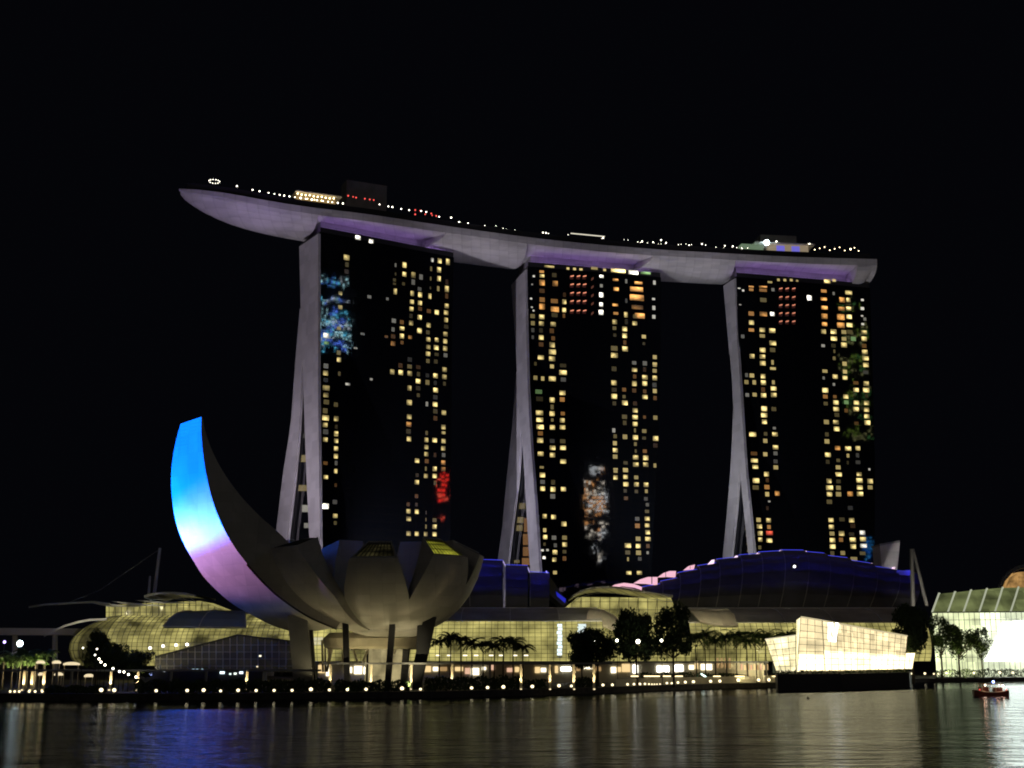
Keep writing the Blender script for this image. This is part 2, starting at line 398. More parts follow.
def tower(key, name_label, TL, TR, YL, ZT, left, right, fl_l, fl_r, rl_l, rl_r, thick, wins, atrium):
    """TL/TR: top corners of the glass front in the photograph; ZT: roof height"""
    P0 = atz(TL[0], TL[1], ZT); P1 = atz(TR[0], TR[1], ZT)
    e = Vector((P1.x - P0.x, P1.y - P0.y, 0)); W = e.length; e.normalize()
    n = Vector((e.y, -e.x, 0))            # out of the glass, towards the bay
    b = -n
    root = thing('hotel_tower', name_label, 'tower', (P0.x, P0.y, GZ), 'three hotel towers under the sky park')
    ybot = 676
    ys = [TL[1] + (ybot - TL[1]) * k / 12 for k in range(13)]
    def fp(px, py, off=0.0): return onplane(px, py, P0 + n * off, n)
    zs = [ZT - (ZT - GZ) * k / 26 for k in range(27)]
    def edge_xyz(edge):
        pts = [fp(x, y) for x, y in edge]
        out = []
        for z in zs:
            for a, c in zip(pts, pts[1:]):
                if c.z <= z <= a.z: break
            else:
                a, c = (pts[0], pts[1]) if z > pts[0].z else (pts[-2], pts[-1])
            t = (z - a.z) / (c.z - a.z)
            p = a.lerp(c, t); p.z = z; out.append(p)
        return out
    L, Rr = edge_xyz(left), edge_xyz(right)
    D = 12.0
    m = MB()
    rows = []
    for l, r in zip(L, Rr):
        rows.append([l, r, r + b * D, l + b * D])
    m.grid(rows, True); m.poly(rows[0]); m.poly(rows[-1])
    ang = math.atan2(e.y, e.x)
    m.build('glass_block', facade_mat('tower_glass_' + key, ang=ang), root)
    # end walls: two legs traced in the plane of the tower's left end
    def leg(le, re, name, proud, rear=False):
        o = e * -proud
        def ep(x, y): return onplane(x, y, P0, e) + o
        lp = [ep(x, y) for x, y in le]; rp = [ep(x, y) for x, y in re]
        def samp(pts, z):
            for a, c in zip(pts, pts[1:]):
                if c.z <= z <= a.z: break
            else: a, c = (pts[0], pts[1]) if z > pts[0].z else (pts[-2], pts[-1])
            p = a.lerp(c, (z - a.z) / (c.z - a.z)); p.z = z; return p
        zt = min(max(lp[0].z, rp[0].z), ZT)
        zz = [zt - (zt - GZ) * k / 20 for k in range(21)]
        A = [samp(lp, z) for z in zz]; B = [samp(rp, z) for z in zz]
        if rear:
            for i in range(21):
                u = (B[i] - P0).dot(b)
                if u < 4: B[i] = B[i] + b * (4 - u)
                ua = (A[i] - P0).dot(b)
                if ua < 6: A[i] = A[i] + b * (6 - ua)
        # front leg follows the glass edge sideways as the tower narrows
        sh = []
        for z in zz:
            k = min(range(len(zs)), key=lambda i: abs(zs[i] - z)); sh.append(e * min(0.0, (L[k] - P0).dot(e)))
        rows2 = [[p, q_, q_ + e * 1.2, p + e * 1.2] for p, q_ in zip(A, B)]
        m2 = MB().grid(rows2, True); m2.poly(rows2[0]); m2.poly(rows2[-1])
        m2.build(name, M['concrete'], root)
        return A, B
    fa, fb = leg(fl_l, fl_r, 'end_wall', 0.9)
    ra, rb = leg(rl_l, rl_r, 'rear_end_wall', 0.6, True)
    # leaning rear slab behind the front block
    rows3 = [[p + e * 1.9, q_ + e * 1.9, q_ + e * (W - 3), p + e * (W - 3)] for p, q_ in zip(ra, rb)]
    m3 = MB().grid(rows3, True); m3.poly(rows3[0]); m3.poly(rows3[-1])
    m3.build('rear_slab', M['dark'], root)
    # roof slab
    top = [P0 - n * 1.2 + e * .5, P1 - n * 1.2 - e * .5, P1 + b * (thick - 1), P0 + b * (thick - 1)]
    MB().prism([p + Vector((0, 0, .05)) for p in top], (0, 0, 0.8)).build('roof_slab', M['dark'], root)
    cap = [P0 + b * 9 + e * 4, P1 + b * 9 - e * 4, P1 + b * (thick + 6) - e * 4, P0 + b * (thick + 6) + e * 4]
    MB().prism([p + Vector((0, 0, 0.9)) for p in cap], (0, 0, 8.5)).build('roof_storey', M['concrete'], root)
    MB().prism([P0 + b * .1 + e * .3, P1 + b * .1 - e * .3, P1 + b * .5 - e * .3, P0 + b * .5 + e * .3], (0, 0, 2.4)).build('parapet', M['dark'], root)
    # parapet rail
    r_ = MB(); r_.tube(P0 + Vector((0, 0, 3.2)) + b * .3, P1 + Vector((0, 0, 3.2)) + b * .3, .09)
    for k in range(18):
        p = P0.lerp(P1, k / 17) + b * .3; r_.tube(p + Vector((0, 0, 2.4)), p + Vector((0, 0, 3.2)), .06)
    r_.build('parapet_rail', M['grey'], root)
    # purple LED strip lying on the roof edge
    s = MB(); a0 = P0.lerp(P1, .03) + b * 5.5 + Vector((0, 0, 1.2)); a1 = P0.lerp(P1, .95) + b * 5.5 + Vector((0, 0, 1.2))
    s.prism([a0, a1, a1 + b * .5, a0 + b * .5], (0, 0, .12)); s.build('led_strip', M['purple'], root)
    # atrium glazing between the legs
    k0 = next((k for k in range(21) if (ra[k] - fa[k]).length > 0 and (rb[k] - P0).dot(b) - (fa[k] - P0).dot(b) > 1.0), 10)
    rows4 = [[fa[k] + e * 2.6, rb[k] + e * 2.6, rb[k] + e * 3.0, fa[k] + e * 3.0] for k in range(k0, 21)]
    m4 = MB().grid(rows4, True); m4.poly(rows4[0]); m4.poly(rows4[-1]); m4.build('atrium_glass', facade_mat('atrium_glass_' + key, 3.45, 3.0, ang + math.pi / 2), root)
    # lit windows
    allw = []
    for ox, oy, lst in wins:
        for rec in lst:
            zx, zy, zw, zh, br = rec[:5]; kind = rec[5] if len(rec) > 5 else 'y'
            allw.append((ox + zx / 7.3143, oy + zy / 7.3143, zw / 7.3143, zh / 7.3143, br, kind))
    rd = random.Random(len(allw)); base_ = [r for r in allw if r[5] in 'yo' and r[3] > 4.5]
    for r in base_:
        for k in (-2, -1, 1, 2):
            if rd.random() < .3:
                y_ = r[1] + k * 7.0; x_ = r[0] + rd.uniform(-.4, .4)
                if TL[1] + 12 < y_ < 560 and not any(abs(q[0] - x_) < 4.5 and abs(q[1] - y_) < 5.5 for q in allw):
                    allw.append((x_, y_, r[2] * rd.uniform(.6, 1), r[3] * rd.uniform(.8, 1), rd.uniform(.05, .24), rd.choice('yywo')))
    allw.sort(key=lambda r: -r[2] * r[3] * min(r[4], 1.5) * (0 if r[5] in 'sk' else 1))
    rest = MB(); rcol = []
    for i, (x, y, ww, hh, br, kind) in enumerate(allw):
        c = fp(x, y, 0.14); ww *= .80; hh *= .74
        pw = (fp(x + ww / 2, y, .14) - fp(x - ww / 2, y, .14)).length; ph = abs(fp(x, y - hh / 2, .14).z - fp(x, y + hh / 2, .14).z)
        if i < 99:
            o = bpy.data.objects.new('lit_window', unitq); C.objects.link(o); o.parent = root
            o.location = c - root.location; o.rotation_euler = (0, 0, ang); o.scale = (pw, 1, ph)
            col = KC[kind]; o.color = (*[v * br ** 1.35 * .85 for v in col], 1)
        else:
            up_ = Vector((0, 0, ph * .9)) if kind == 's' else Vector((0, 0, 0)); c = c + (n * .12 if kind == 's' else n * 0)
            rest.prism([c - up_ * .5 - e * pw / 2 - Vector((0, 0, ph / 2)), c + up_ * .5 + e * pw / 2 - Vector((0, 0, ph / 2)), c + up_ * .5 + e * pw / 2 + Vector((0, 0, ph / 2)), c - up_ * .5 - e * pw / 2 + Vector((0, 0, ph / 2))], b * .1); rcol += [tuple(v * br ** 1.25 * .72 for v in KC[kind])] * 6
    if rest.f:
        o = rest.build('small_lit_windows', M['smallwin'], root); o['kind'] = 'stuff'
        ca = o.data.attributes.new('room', 'FLOAT_COLOR', 'FACE')
        for i, cc in enumerate(rcol[:len(o.data.polygons)]): ca.data[i].color = (*cc, 1)
    for (x0, y0, x1, y1, br, kind) in atrium:
        pts = [onplane(x, y, P0 + e * 1.65, e) for x, y in ((x0, y0), (x1, y0), (x1, y1), (x0, y1))]
        o = MB().prism(pts, e * .3).build('atrium_window', M['window'], root); o.color = (*[v * br * .8 for v in KC[kind]], 1)
    # dim grid of unlit rooms' curtains: slab edges proud of the glass
    fz = MB()
    TOWERS[key] = dict(P0=P0, P1=P1, e=e, n=n, W=W, fp=fp, root=root, L=L, R=Rr)

T1W = [(315, 225, [(315,92,45,38,2,'w'),(412,118,38,36,2,'w'),(232,238,50,52,.6),(590,293,14,36,.25,'w'),(655,292,34,52,1),(655,360,34,44,1),(590,358,12,30,.1),(720,366,36,56,.35),(776,380,30,50,.25,'w'),(582,402,26,30,.12),(582,430,26,20,.12),(648,430,24,30,.12),(587,486,28,56,.7),(858,255,22,40,.6,'w'),(912,262,34,46,1),(973,270,32,58,.8),(850,320,16,44,.25),(908,328,34,50,.9),(847,392,12,36,.25),(907,392,30,50,1),(902,465,20,48,.4),(965,468,34,58,.8),(845,460,10,26,.12),(712,500,30,50,.55),(770,510,34,48,1),(840,520,26,52,.8),(709,562,34,40,.8),(768,570,34,42,1.1),(706,614,34,42,.8),(963,592,34,44,.7),(891,638,36,44,1.2),(960,641,38,42,.65),(766,675,36,44,1.2),(704,716,36,44,.45),(577,700,36,40,.3,'w'),(959,694,32,44,.65),(831,732,36,44,.6),(637,757,40,36,.9),(766,760,38,16,1),(185,498,34,36,.4),(185,602,38,40,.4),(175,756,36,30,.4),(398,525,34,30,.25,'w'),(530,540,22,26,.25,'w')]),
 (315, 330, [(82,40,50,50,1,'w'),(84,95,44,30,.4,'g'),(636,45,36,46,1),(764,10,40,36,1.1),(697,52,32,34,.45,'o'),(572,98,40,44,.35,'o'),(829,68,36,40,.65),(891,72,32,40,.9),(955,30,36,42,.55),(953,82,34,44,.7),(829,124,36,40,.4),(887,128,40,42,1.2),(953,135,36,46,.55),(827,174,38,42,.8),(890,178,36,30,.1),(176,217,36,44,.7),(78,314,44,48,.55),(566,306,38,48,.45),(628,311,38,46,1.2),(694,318,40,46,.5),(755,374,40,44,1.2),(823,383,34,46,.3),(882,335,38,44,1.2),(948,290,38,44,.5),(947,343,38,44,.45),(241,396,42,24,.5,'w'),(412,360,22,20,.5,'w'),(691,424,34,48,.55),(82,424,62,50,.35),(81,475,46,44,.4),(883,440,40,44,1.2),(690,530,46,50,.6),(819,541,20,44,.4,'w'),(879,543,40,44,1.1),(943,605,40,44,.5),(78,642,60,50,1),(156,648,40,48,.5),(690,634,40,44,.6),(687,690,44,46,.55,'o'),(74,694,42,44,.6),(940,709,36,44,.6),(155,752,36,30,.9),(940,752,34,28,.5),(297,132,32,16,.4,'w'),(348,28,36,22,.2,'w'),(522,48,30,22,.2,'o')]),
 (315, 435, [(76,33,40,42,.7),(155,3,34,16,.6),(155,42,36,42,.7),(155,100,36,44,.75),(153,154,36,46,.75),(688,28,38,46,.75),(815,36,34,44,.6),(876,38,40,42,1),(941,44,36,42,.6),(815,88,34,42,.5),(939,97,36,42,.6),(815,140,34,42,.6),(747,187,38,42,1),(939,202,36,42,.65,'o'),(811,246,14,40,.3),(876,248,34,44,1),(939,250,36,40,.4,'o'),(152,264,28,44,.75),(79,308,40,38,.85),(812,299,34,42,.5),(876,299,36,42,1),(745,345,36,42,.85),(78,520,54,50,3,'w'),(684,558,36,44,.6),(745,560,34,44,.9),(686,613,40,42,.6),(148,592,40,42,.65),(875,671,36,42,.9),(812,670,12,40,.3),(685,720,38,44,.5),(745,722,34,42,.85),(811,724,30,42,.5),(875,725,36,42,.9)])]
sl = []
for yy in (118, 178, 240, 300, 370):
    for xx in (348, 395, 440): sl += [(xx, yy + 12, 34, 30, .16, 'k'), (xx + 4, yy, 30, 11, 1.3, 's')]
    sl += [(500, yy + 20, 22, 22, .2, 's')]
T2W = [(524, 260, sl + [(130,85,40,24,.8,'o'),(132,116,42,30,1),(132,165,48,54,.7,'o'),(132,225,46,40,.12,'o'),(133,290,46,44,.4,'o'),(133,340,48,56,.8,'o'),(130,416,46,44,.9),(128,465,44,42,.6),(63,410,40,40,.25),(65,462,34,40,.35),(72,118,18,18,1,'w'),(60,178,14,14,.4,'w'),(52,282,18,16,1,'w'),(58,345,16,14,.7,'w'),(70,370,16,16,.8,'w'),(228,172,46,52,.5,'o'),(222,110,40,40,.1),(222,300,62,40,.35,'o'),(226,360,72,50,.9,'o'),(295,305,34,44,.9),(294,366,34,42,1),(214,470,46,42,.6),(126,566,42,44,.9),(124,712,54,40,.9),(206,620,46,48,.7),(208,672,62,48,.8),(206,722,54,46,.7),(568,120,36,26,2,'w'),(566,188,24,30,.4,'w'),(566,255,36,46,2,'w'),(565,326,32,38,1.8,'w'),(564,383,40,46,2,'w'),(670,145,50,22,1,'o'),(674,212,46,34,1.2,'o'),(668,328,50,24,1,'o'),(672,390,42,24,.7,'o'),(664,452,40,44,.6),(662,498,32,34,.25),(748,155,18,40,.3,'w'),(746,400,30,52,.8),(838,168,70,26,1.1,'o'),(824,214,116,44,1.2,'o'),(826,275,126,56,1.1,'o'),(830,345,104,40,.25,'o'),(847,408,88,50,1.1,'o'),(811,463,42,38,.65),(737,504,42,44,1),(737,552,40,46,1.1),(877,560,36,34,.8),(740,650,48,46,1.1),(662,697,60,46,.8),(957,710,34,38,.65),(957,758,38,24,.8),(954,165,22,40,.7,'w'),(948,285,26,20,.8,'w'),(950,350,26,40,.7,'w'),(950,415,28,36,.7,'w'),(185,47,90,18,.7),(322,62,24,22,1),(370,65,26,22,1),(417,68,28,20,1),(515,60,60,26,.5),(690,78,130,34,2.2),(800,90,86,36,2.5,'w'),(890,95,90,26,.7,'g'),(590,72,24,22,1)]),
 (524, 365, [(205,10,34,36,.8),(285,55,66,44,1.1),(84,93,34,40,.4),(137,99,28,40,.7),(207,101,62,46,.85),(108,195,60,40,.3,'g'),(659,130,46,46,.75),(809,35,46,36,.7),(808,135,40,48,.75),(885,90,46,42,.95),(884,135,42,44,.95),(957,95,40,46,.75),(956,42,36,36,.5),(957,5,34,20,.5),(733,180,34,36,.3,'o'),(282,203,52,42,.9),(280,252,42,42,.55,'o'),(206,256,44,48,.85),(660,229,50,48,1),(885,234,46,40,.95),(957,190,34,40,.7),(738,276,48,44,1.2),(206,355,44,46,.9),(114,350,64,46,.7),(116,400,60,42,1.2),(118,452,64,44,1.3),(284,355,36,34,.4,'o'),(280,405,42,42,.75),(207,402,22,30,.3),(208,456,46,44,.75),(282,455,50,40,.75),(120,500,44,40,.3,'o'),(119,550,54,48,.7),(813,332,44,42,.65),(813,382,48,42,.95),(813,432,42,42,.9),(812,478,16,40,.3),(815,530,46,44,.95),(815,578,24,36,.3),(961,385,36,40,.4),(880,483,38,36,.35),(963,537,48,46,.9),(657,478,26,40,.5,'w'),(739,525,40,44,.5),(665,572,34,40,.7),(668,624,42,42,1),(667,670,40,40,.5),(209,605,50,42,.9),(209,658,46,44,.8),(286,605,52,42,1),(122,650,52,42,.75),(288,705,52,42,.9),(817,676,48,42,.7),(818,728,48,40,.85),(891,678,46,46,.95),(891,728,44,42,.7),(884,630,36,34,.3,'o'),(958,735,24,40,.5),(130,748,36,22,.4),(670,760,40,16,.6),(742,760,44,16,.8)]),
 (524, 470, [(135,36,48,46,1),(670,10,36,26,.5),(670,54,38,42,.9),(743,5,44,28,.7),(743,50,40,40,.8),(746,104,46,42,1),(821,54,36,36,.45),(822,106,42,42,.7),(893,108,42,42,.8),(895,155,24,36,.5),(137,136,42,44,1),(213,141,44,48,1),(289,140,46,42,.9),(151,338,36,42,.9),(217,344,42,42,1),(292,394,44,46,.8),(152,440,28,38,.8),(155,490,38,42,1),(220,495,40,40,.25,'w'),(297,495,42,40,.35),(299,545,42,44,.75),(134,587,26,20,1,'w'),(172,585,22,20,.7,'w'),(147,640,28,28,1.3,'w'),(227,602,42,44,.9),(223,655,36,40,.8),(227,750,34,34,.7),(901,356,44,40,.75),(830,408,42,44,.45,'o'),(902,405,40,38,.75),(905,455,40,42,.9),(907,505,48,40,.9),(835,503,42,42,.5),(836,556,42,42,1.1),(838,605,44,44,.5),(760,552,56,44,1),(905,605,20,28,.4,'w'),(761,652,16,38,.5),(767,752,46,34,.9),(845,752,46,36,.7)])]
sl = []
for yy in (172, 234, 293, 352, 412):
    for xx in (333, 380, 428): sl += [(xx, yy + 12, 32, 28, .14, 'k'), (xx + 2, yy, 28, 11, 1.1, 's')]
T3W = [(735, 265, sl + [(30,170,26,10,.8,'w'),(60,186,18,18,1,'w'),(38,290,20,10,.5,'w'),(119,158,44,14,.9,'o'),(119,180,38,24,.6,'o'),(206,160,70,16,1,'o'),(206,184,66,28,.4,'o'),(256,125,40,18,.6),(318,108,22,24,.7),(365,110,24,22,.8),(412,110,24,22,.8),(455,115,20,16,.6),(278,180,26,30,.3,'w'),(274,358,36,36,2.2,'w'),(545,240,38,46,3,'w'),(119,355,48,40,.5,'o'),(208,358,66,42,.5,'o'),(121,420,44,42,.8),(120,475,48,30,.7,'o'),(57,522,30,36,.2,'w'),(200,474,48,40,.7),(200,518,46,32,.5),(273,480,54,42,1.1),(277,570,58,42,1),(202,622,50,44,.85),(125,667,42,42,.8),(201,670,48,40,.85),(275,712,20,44,.6),(203,718,50,42,.8),(278,757,50,24,.8),(676,118,56,36,1.1),(725,112,30,24,1),(650,190,48,28,.8,'o'),(650,248,54,28,1,'o'),(655,312,54,34,1.2,'o'),(655,375,52,50,.7,'o'),(656,432,46,36,1,'o'),(648,486,42,42,.65),(722,208,18,30,.3,'w'),(645,590,30,26,.5,'w'),(726,682,24,34,.3),(722,487,50,42,1.2),(724,537,54,40,1.3),(832,202,60,36,.8),(785,255,50,48,.9,'o'),(830,255,32,40,1),(780,320,56,36,.7,'o'),(832,318,44,34,1.3),(775,380,66,54,.9,'o'),(835,378,46,40,1.4),(775,440,66,50,.8,'o'),(838,438,52,40,1.3),(797,490,42,36,.55),(798,540,40,34,.6),(798,585,50,46,.9),(866,540,44,40,.5,'g'),(932,255,24,20,1,'w'),(932,318,30,28,1,'w'),(930,372,20,14,.8,'w'),(950,395,24,30,.3,'w'),(935,432,24,20,.9,'w'),(945,492,48,36,.75),(945,540,46,42,1),(950,636,48,42,.85),(955,682,54,40,1),(958,730,48,42,1),(802,722,38,40,.7)]),
 (735, 370, [(124,40,40,38,.7),(84,88,36,40,.4),(141,90,30,42,.6),(206,45,40,42,.9),(208,92,44,44,1.1),(281,90,24,38,.6),(283,135,50,40,1),(284,183,48,40,.9),(210,186,46,42,1),(144,180,36,36,.6),(90,182,32,34,.3,'w'),(214,283,50,46,1.2),(214,330,54,42,1.1),(216,378,42,42,1.1),(130,470,62,42,1),(293,470,46,38,.95),(288,425,26,24,.3,'w'),(222,518,36,40,.6),(297,566,48,40,.85),(222,616,36,38,.7),(142,662,62,38,.9),(149,708,50,38,.9),(299,712,40,38,.6),(658,8,44,30,.6),(733,48,44,40,.8),(805,12,36,36,.8),(805,56,42,38,.9),(724,105,20,26,.4,'w'),(649,58,18,28,.3,'w'),(661,148,52,46,1.1),(661,194,40,36,.5,'o'),(731,195,30,30,.3,'o'),(739,238,46,42,.95),(741,286,50,40,.85),(669,380,44,42,.5),(739,382,48,38,.7),(744,430,50,44,1),(811,194,44,40,.9),(815,236,40,36,.5,'g'),(886,145,46,38,1.2),(888,238,46,38,1),(886,287,48,40,1.1),(960,100,46,44,.7),(960,147,54,44,1),(963,240,44,40,.8),(963,290,44,40,.9),(965,338,44,40,1),(969,385,50,44,1.2),(673,522,42,42,.6),(680,620,50,42,1),(751,570,46,40,.6,'o'),(828,574,54,40,1),(899,572,42,42,.7),(827,626,22,36,.6),(755,712,42,38,.6),(757,757,52,20,1)]),
 (735, 460, [(231,103,42,44,.9),(760,105,52,38,1),(909,103,44,36,.7),(154,150,58,46,1),(234,198,44,42,.55,'o'),(236,250,34,42,.75),(310,244,42,44,.6,'o'),(688,153,42,42,.8),(692,203,60,44,1.1),(692,250,46,42,.8),(757,203,40,40,.4),(758,250,46,42,.5),(911,150,54,44,1.1),(913,200,50,42,1),(915,248,54,42,1),(843,248,48,46,.6,'o'),(989,155,46,46,.85),(989,200,42,38,.5),(983,68,16,20,.7,'w'),(251,303,20,16,.5,'w'),(173,438,38,40,.7),(179,485,46,42,.85),(184,537,42,44,.8),(186,582,36,40,.9),(246,442,40,42,.8),(249,490,30,38,.6,'o'),(253,535,58,40,.9,'r'),(252,588,52,40,1),(703,440,44,40,.85),(706,490,44,42,.85),(710,538,42,38,.5),(714,587,48,44,.95),(715,632,50,44,1),(780,537,48,46,.75),(776,583,36,40,.4,'o'),(854,440,46,42,.85),(862,584,54,44,1),(865,632,48,44,1),(933,532,48,42,.9,'w'),(937,580,52,42,.9),(941,627,58,38,.9,'w'),(789,680,40,40,.4),(870,722,60,34,.4)])]
ZROOF = 194.0
tower('left', 'left dark glass tower below the long overhang, bluish reflections near its top corner', (320, 232), (454, 257.5), 533, ZROOF,
      [(320, 232), (319.8, 330), (319.8, 400), (321, 460), (322, 526)], [(454, 257.5), (452, 330), (451.5, 400), (450.5, 540)],
      [(301, 247), (302.8, 320), (305, 378), (307.5, 456), (310.6, 525)], [(320, 238), (320, 330), (320, 394), (321, 460), (321.8, 525)],
      [(301, 309), (296.5, 362), (292, 425), (284, 475), (278, 525)], [(302.8, 378), (299.7, 437), (295, 487), (289.4, 534)], 23, T1W,
      [(296.5, 455, 306.8, 462, .7, 'y'), (296, 485, 307, 491, .6, 'y'), (299, 420, 304, 424, .25, 'y'), (302, 505, 308, 512, 1, 'w'), (304, 523, 309, 528, .7, 'w'), (301, 434, 304, 438, .2, 'w')])
tower('middle', 'middle dark glass tower with a glittering white and orange reflection low on its front', (527.6, 266.5), (661, 277.4), 583, ZROOF,
      [(527.6, 266.5), (528, 330), (529.4, 383), (532, 435), (537.5, 506), (541.7, 573)], [(661, 277.4), (660, 400), (656, 480), (653, 545), (651, 580)],
      [(513, 285), (516.4, 330), (518, 358), (520, 400), (525, 453), (528, 506), (532, 569)], [(527.2, 270), (528, 330), (529.4, 383), (532, 435), (537.5, 506), (541.7, 573)],
      [(517.4, 372), (514, 418), (507.6, 481), (503.4, 527), (498.8, 560)], [(522.4, 428), (519, 481), (513, 527), (509.3, 560)], 25, T2W,
      [(520, 456, 524, 461, .5, 'y'), (521, 464, 524, 468, .5, 'w'), (516, 503, 525, 509, .4, 'y'), (514.5, 517, 523, 523, .55, 'y'), (514, 525, 522, 531, .5, 'y'), (524, 518, 529, 532, .55, 'o'), (523, 534, 530, 545, .6, 'o'), (523, 547, 530, 556, .6, 'o'), (522, 558, 531, 565, .7, 'o'), (514, 560, 519, 563, .4, 'y')])
tower('right', 'right hand dark glass tower, its right edge lined with yellow windows and green glints', (736.5, 277), (870, 288), 602, ZROOF,
      [(736.5, 277), (738, 330), (741.5, 376), (744, 418), (747.5, 470), (752, 513), (756, 555)], [(870, 288), (872.5, 370), (875, 470), (874.5, 560)],
      [(725, 286), (728.8, 330), (733.4, 376), (734.4, 400), (737, 435), (741.5, 470), (745.7, 513), (750, 555)], [(736.2, 281), (738, 330), (741.5, 376), (744, 418), (747.5, 470), (752, 513), (756, 555)],
      [(734.4, 407), (731.6, 470), (728, 513), (724, 555)], [(740.4, 470), (737, 513), (732.3, 557)], 15, T3W,
      [(745, 528, 746.5, 530, .6, 'y'), (746, 535, 747.5, 537, .6, 'y'), (746.5, 543, 748, 545, .7, 'y'), (747, 550, 748.5, 552, .7, 'y'), (741, 490, 742.5, 494, .15, 'w')])

# ------------------------------------------------------------------ sky park
RIM = [(179, 188.5), (203, 189.6), (240, 195), (275, 202), (321, 208.5), (365, 213.5), (400, 219), (436, 224.5), (480, 230.5), (533, 238), (585, 243.4), (650, 249), (700, 251.6), (738, 254), (811, 257.6), (877, 259)]
ZR = 206.0
raw = [atz(x, y, ZR) for x, y in RIM]
# dense smooth front edge
def catmull(p, n=8):
    out = []
    for i in range(len(p) - 1):
        a = p[max(i - 1, 0)]; b_ = p[i]; c = p[i + 1]; d = p[min(i + 2, len(p) - 1)]
        for k in range(n):
            t = k / n
            out.append(.5 * ((2 * b_) + (c - a) * t + (2 * a - 5 * b_ + 4 * c - d) * t * t + (3 * b_ - a - 3 * c + d) * t ** 3))
    out.append(p[-1]); return out
front = catmull(raw)
for _ in range(30):
    front = [front[0]] + [(front[i - 1] + 2 * front[i] + front[i + 1]) / 4 for i in range(1, len(front) - 1)] + [front[-1]]
for p in front: p.z = ZR
acc = [0.0]
for a, b_ in zip(front, front[1:]): acc.append(acc[-1] + (b_ - a).length)
TOT = acc[-1]
def fr(s):
    s = max(0, min(TOT, s))
    for i in range(len(acc) - 1):
        if acc[i] <= s <= acc[i + 1]:
            t = (s - acc[i]) / (acc[i + 1] - acc[i]); p = front[i].lerp(front[i + 1], t)
            a = front[max(0, i - 3)]; c = front[min(len(front) - 1, i + 4)]
            d = (c - a).normalized(); return p, d, Vector((-d.y, d.x, 0))
def s_of_px(px):
    lo, hi = 0, TOT
    for _ in range(40):
        mid = (lo + hi) / 2; p, _d, _b = fr(mid)
        v = p - Vector((0, 0, HC)); x = 512 + F_PX * v.x / (v.y * ct + v.z * st)
        if x < px: lo = mid
        else: hi = mid
    return lo
def width(s):
    t = min(1, s / 95.0); u = min(1, .35 + (TOT - s) / 3.0)
    return max(.6, 35 * (1 - (1 - t) ** 2.5) ** .5 * (1 - (1 - u) ** 2) ** .5)
def depth(s):
    t = min(1, s / 90.0); return max(.8, 8.6 * (1 - (1 - t) ** 2) ** .34)
sp = thing('sky_park', 'long curved pale hull with pointed left overhang, lying on top of the three towers', 'rooftop deck', (raw[8].x, raw[8].y, ZROOF))
SS = [TOT * k / 110 for k in range(111)]
rows = []
for s in SS:
    p, d, b_ = fr(s); W_ = width(s); h = min(3.2, .6 + s * .16)
    k = min(1, W_ / 8)
    rows.append([p, p + b_ * (.5 * k) + Vector((0, 0, -h)), p + b_ * (1.6 * k) + Vector((0, 0, -h - .25)), p + b_ * (W_ - 1.6 * k) + Vector((0, 0, -h - .25)), p + b_ * (W_ - .5 * k) + Vector((0, 0, -h)), p + b_ * W_, p + b_ * (W_ / 2) + Vector((0, 0, .05))])
m = MB().grid(rows, True); m.poly(rows[0]); m.poly(rows[-1]); m.build('upper_hull', M['hull'], sp)
def belly(s0, s1, slant0, slant1, n=30, nose=False):
    rows = []
    for k in range(n + 1):
        row = []
        for j in range(15):
            a = math.pi * j / 14
            u = k / n
            dz = math.sin(a) ** .68
            fw = max(0.0, math.cos(a)); s = s0 + slant0 * fw + (s1 - slant1 * fw - s0 - slant0 * fw) * u
            p, d, b_ = fr(s); W_ = width(s) + .3; dp = depth(s)
            if nose: dp = (dp + 2.6) * math.sqrt(max(.62, 1 - (max(0.0, s - s0) / (TOT - s0 + .01)) ** 3.2))
            x = W_ / 2 * (1 - math.cos(a)) - .15
            row.append(p + b_ * x + Vector((0, 0, -.12 - dp * dz)))
        rows.append(row)
    m = MB().grid(rows); m.poly(rows[0]); m.poly(rows[-1])
    for r_ in (rows,):
        m.grid([[r_[i][0], r_[i][-1]] for i in range(len(r_))])
    return m.build('belly', M['hull'], sp, smooth=False)
sA, sB, sC, sD, sE, sF = [s_of_px(x) for x in (303, 447, 512, 654, 722, 857)]
belly(.6, sA + 7, 0, 0, 40)
belly(sB - 12, sC + 11, 12, 3)
belly(sD - 10, sE + 9, 10, 2)
belly(sF, TOT - .15, 0, 0, 18, True)
# deck, parapet
rows = []; rows2 = []
for s in SS[1:-1]:
    p, d, b_ = fr(s); W_ = width(s); k = min(1, W_ / 8)
    rows2.append([p + b_ * .8 * k + Vector((0, 0, .06)), p + b_ * .8 * k + Vector((0, 0, 3.0 * k)), p + b_ * 1.2 * k + Vector((0, 0, 3.0 * k)), p + b_ * 1.2 * k + Vector((0, 0, .06))])
m = MB().grid(rows2, True); m.poly(rows2[0]); m.poly(rows2[-1]); m.build('parapet', M['dark'], sp)
def deck(px, back, up): 
    p, d, b_ = fr(s_of_px(px)); return p + b_ * back + Vector((0, 0, up)), d, b_
# lift housings on the deck
for px, wd, hh in ((380, 20, 23.5), (794, 19.5, 18.5)):
    p, d, b_ = deck(px, 26, .2)
    MB().box(p + Vector((0, 0, hh / 2)), (wd, 9, hh), math.atan2(d.y, d.x)).build('lift_housing', M['dark' if False else 'grey'], sp)
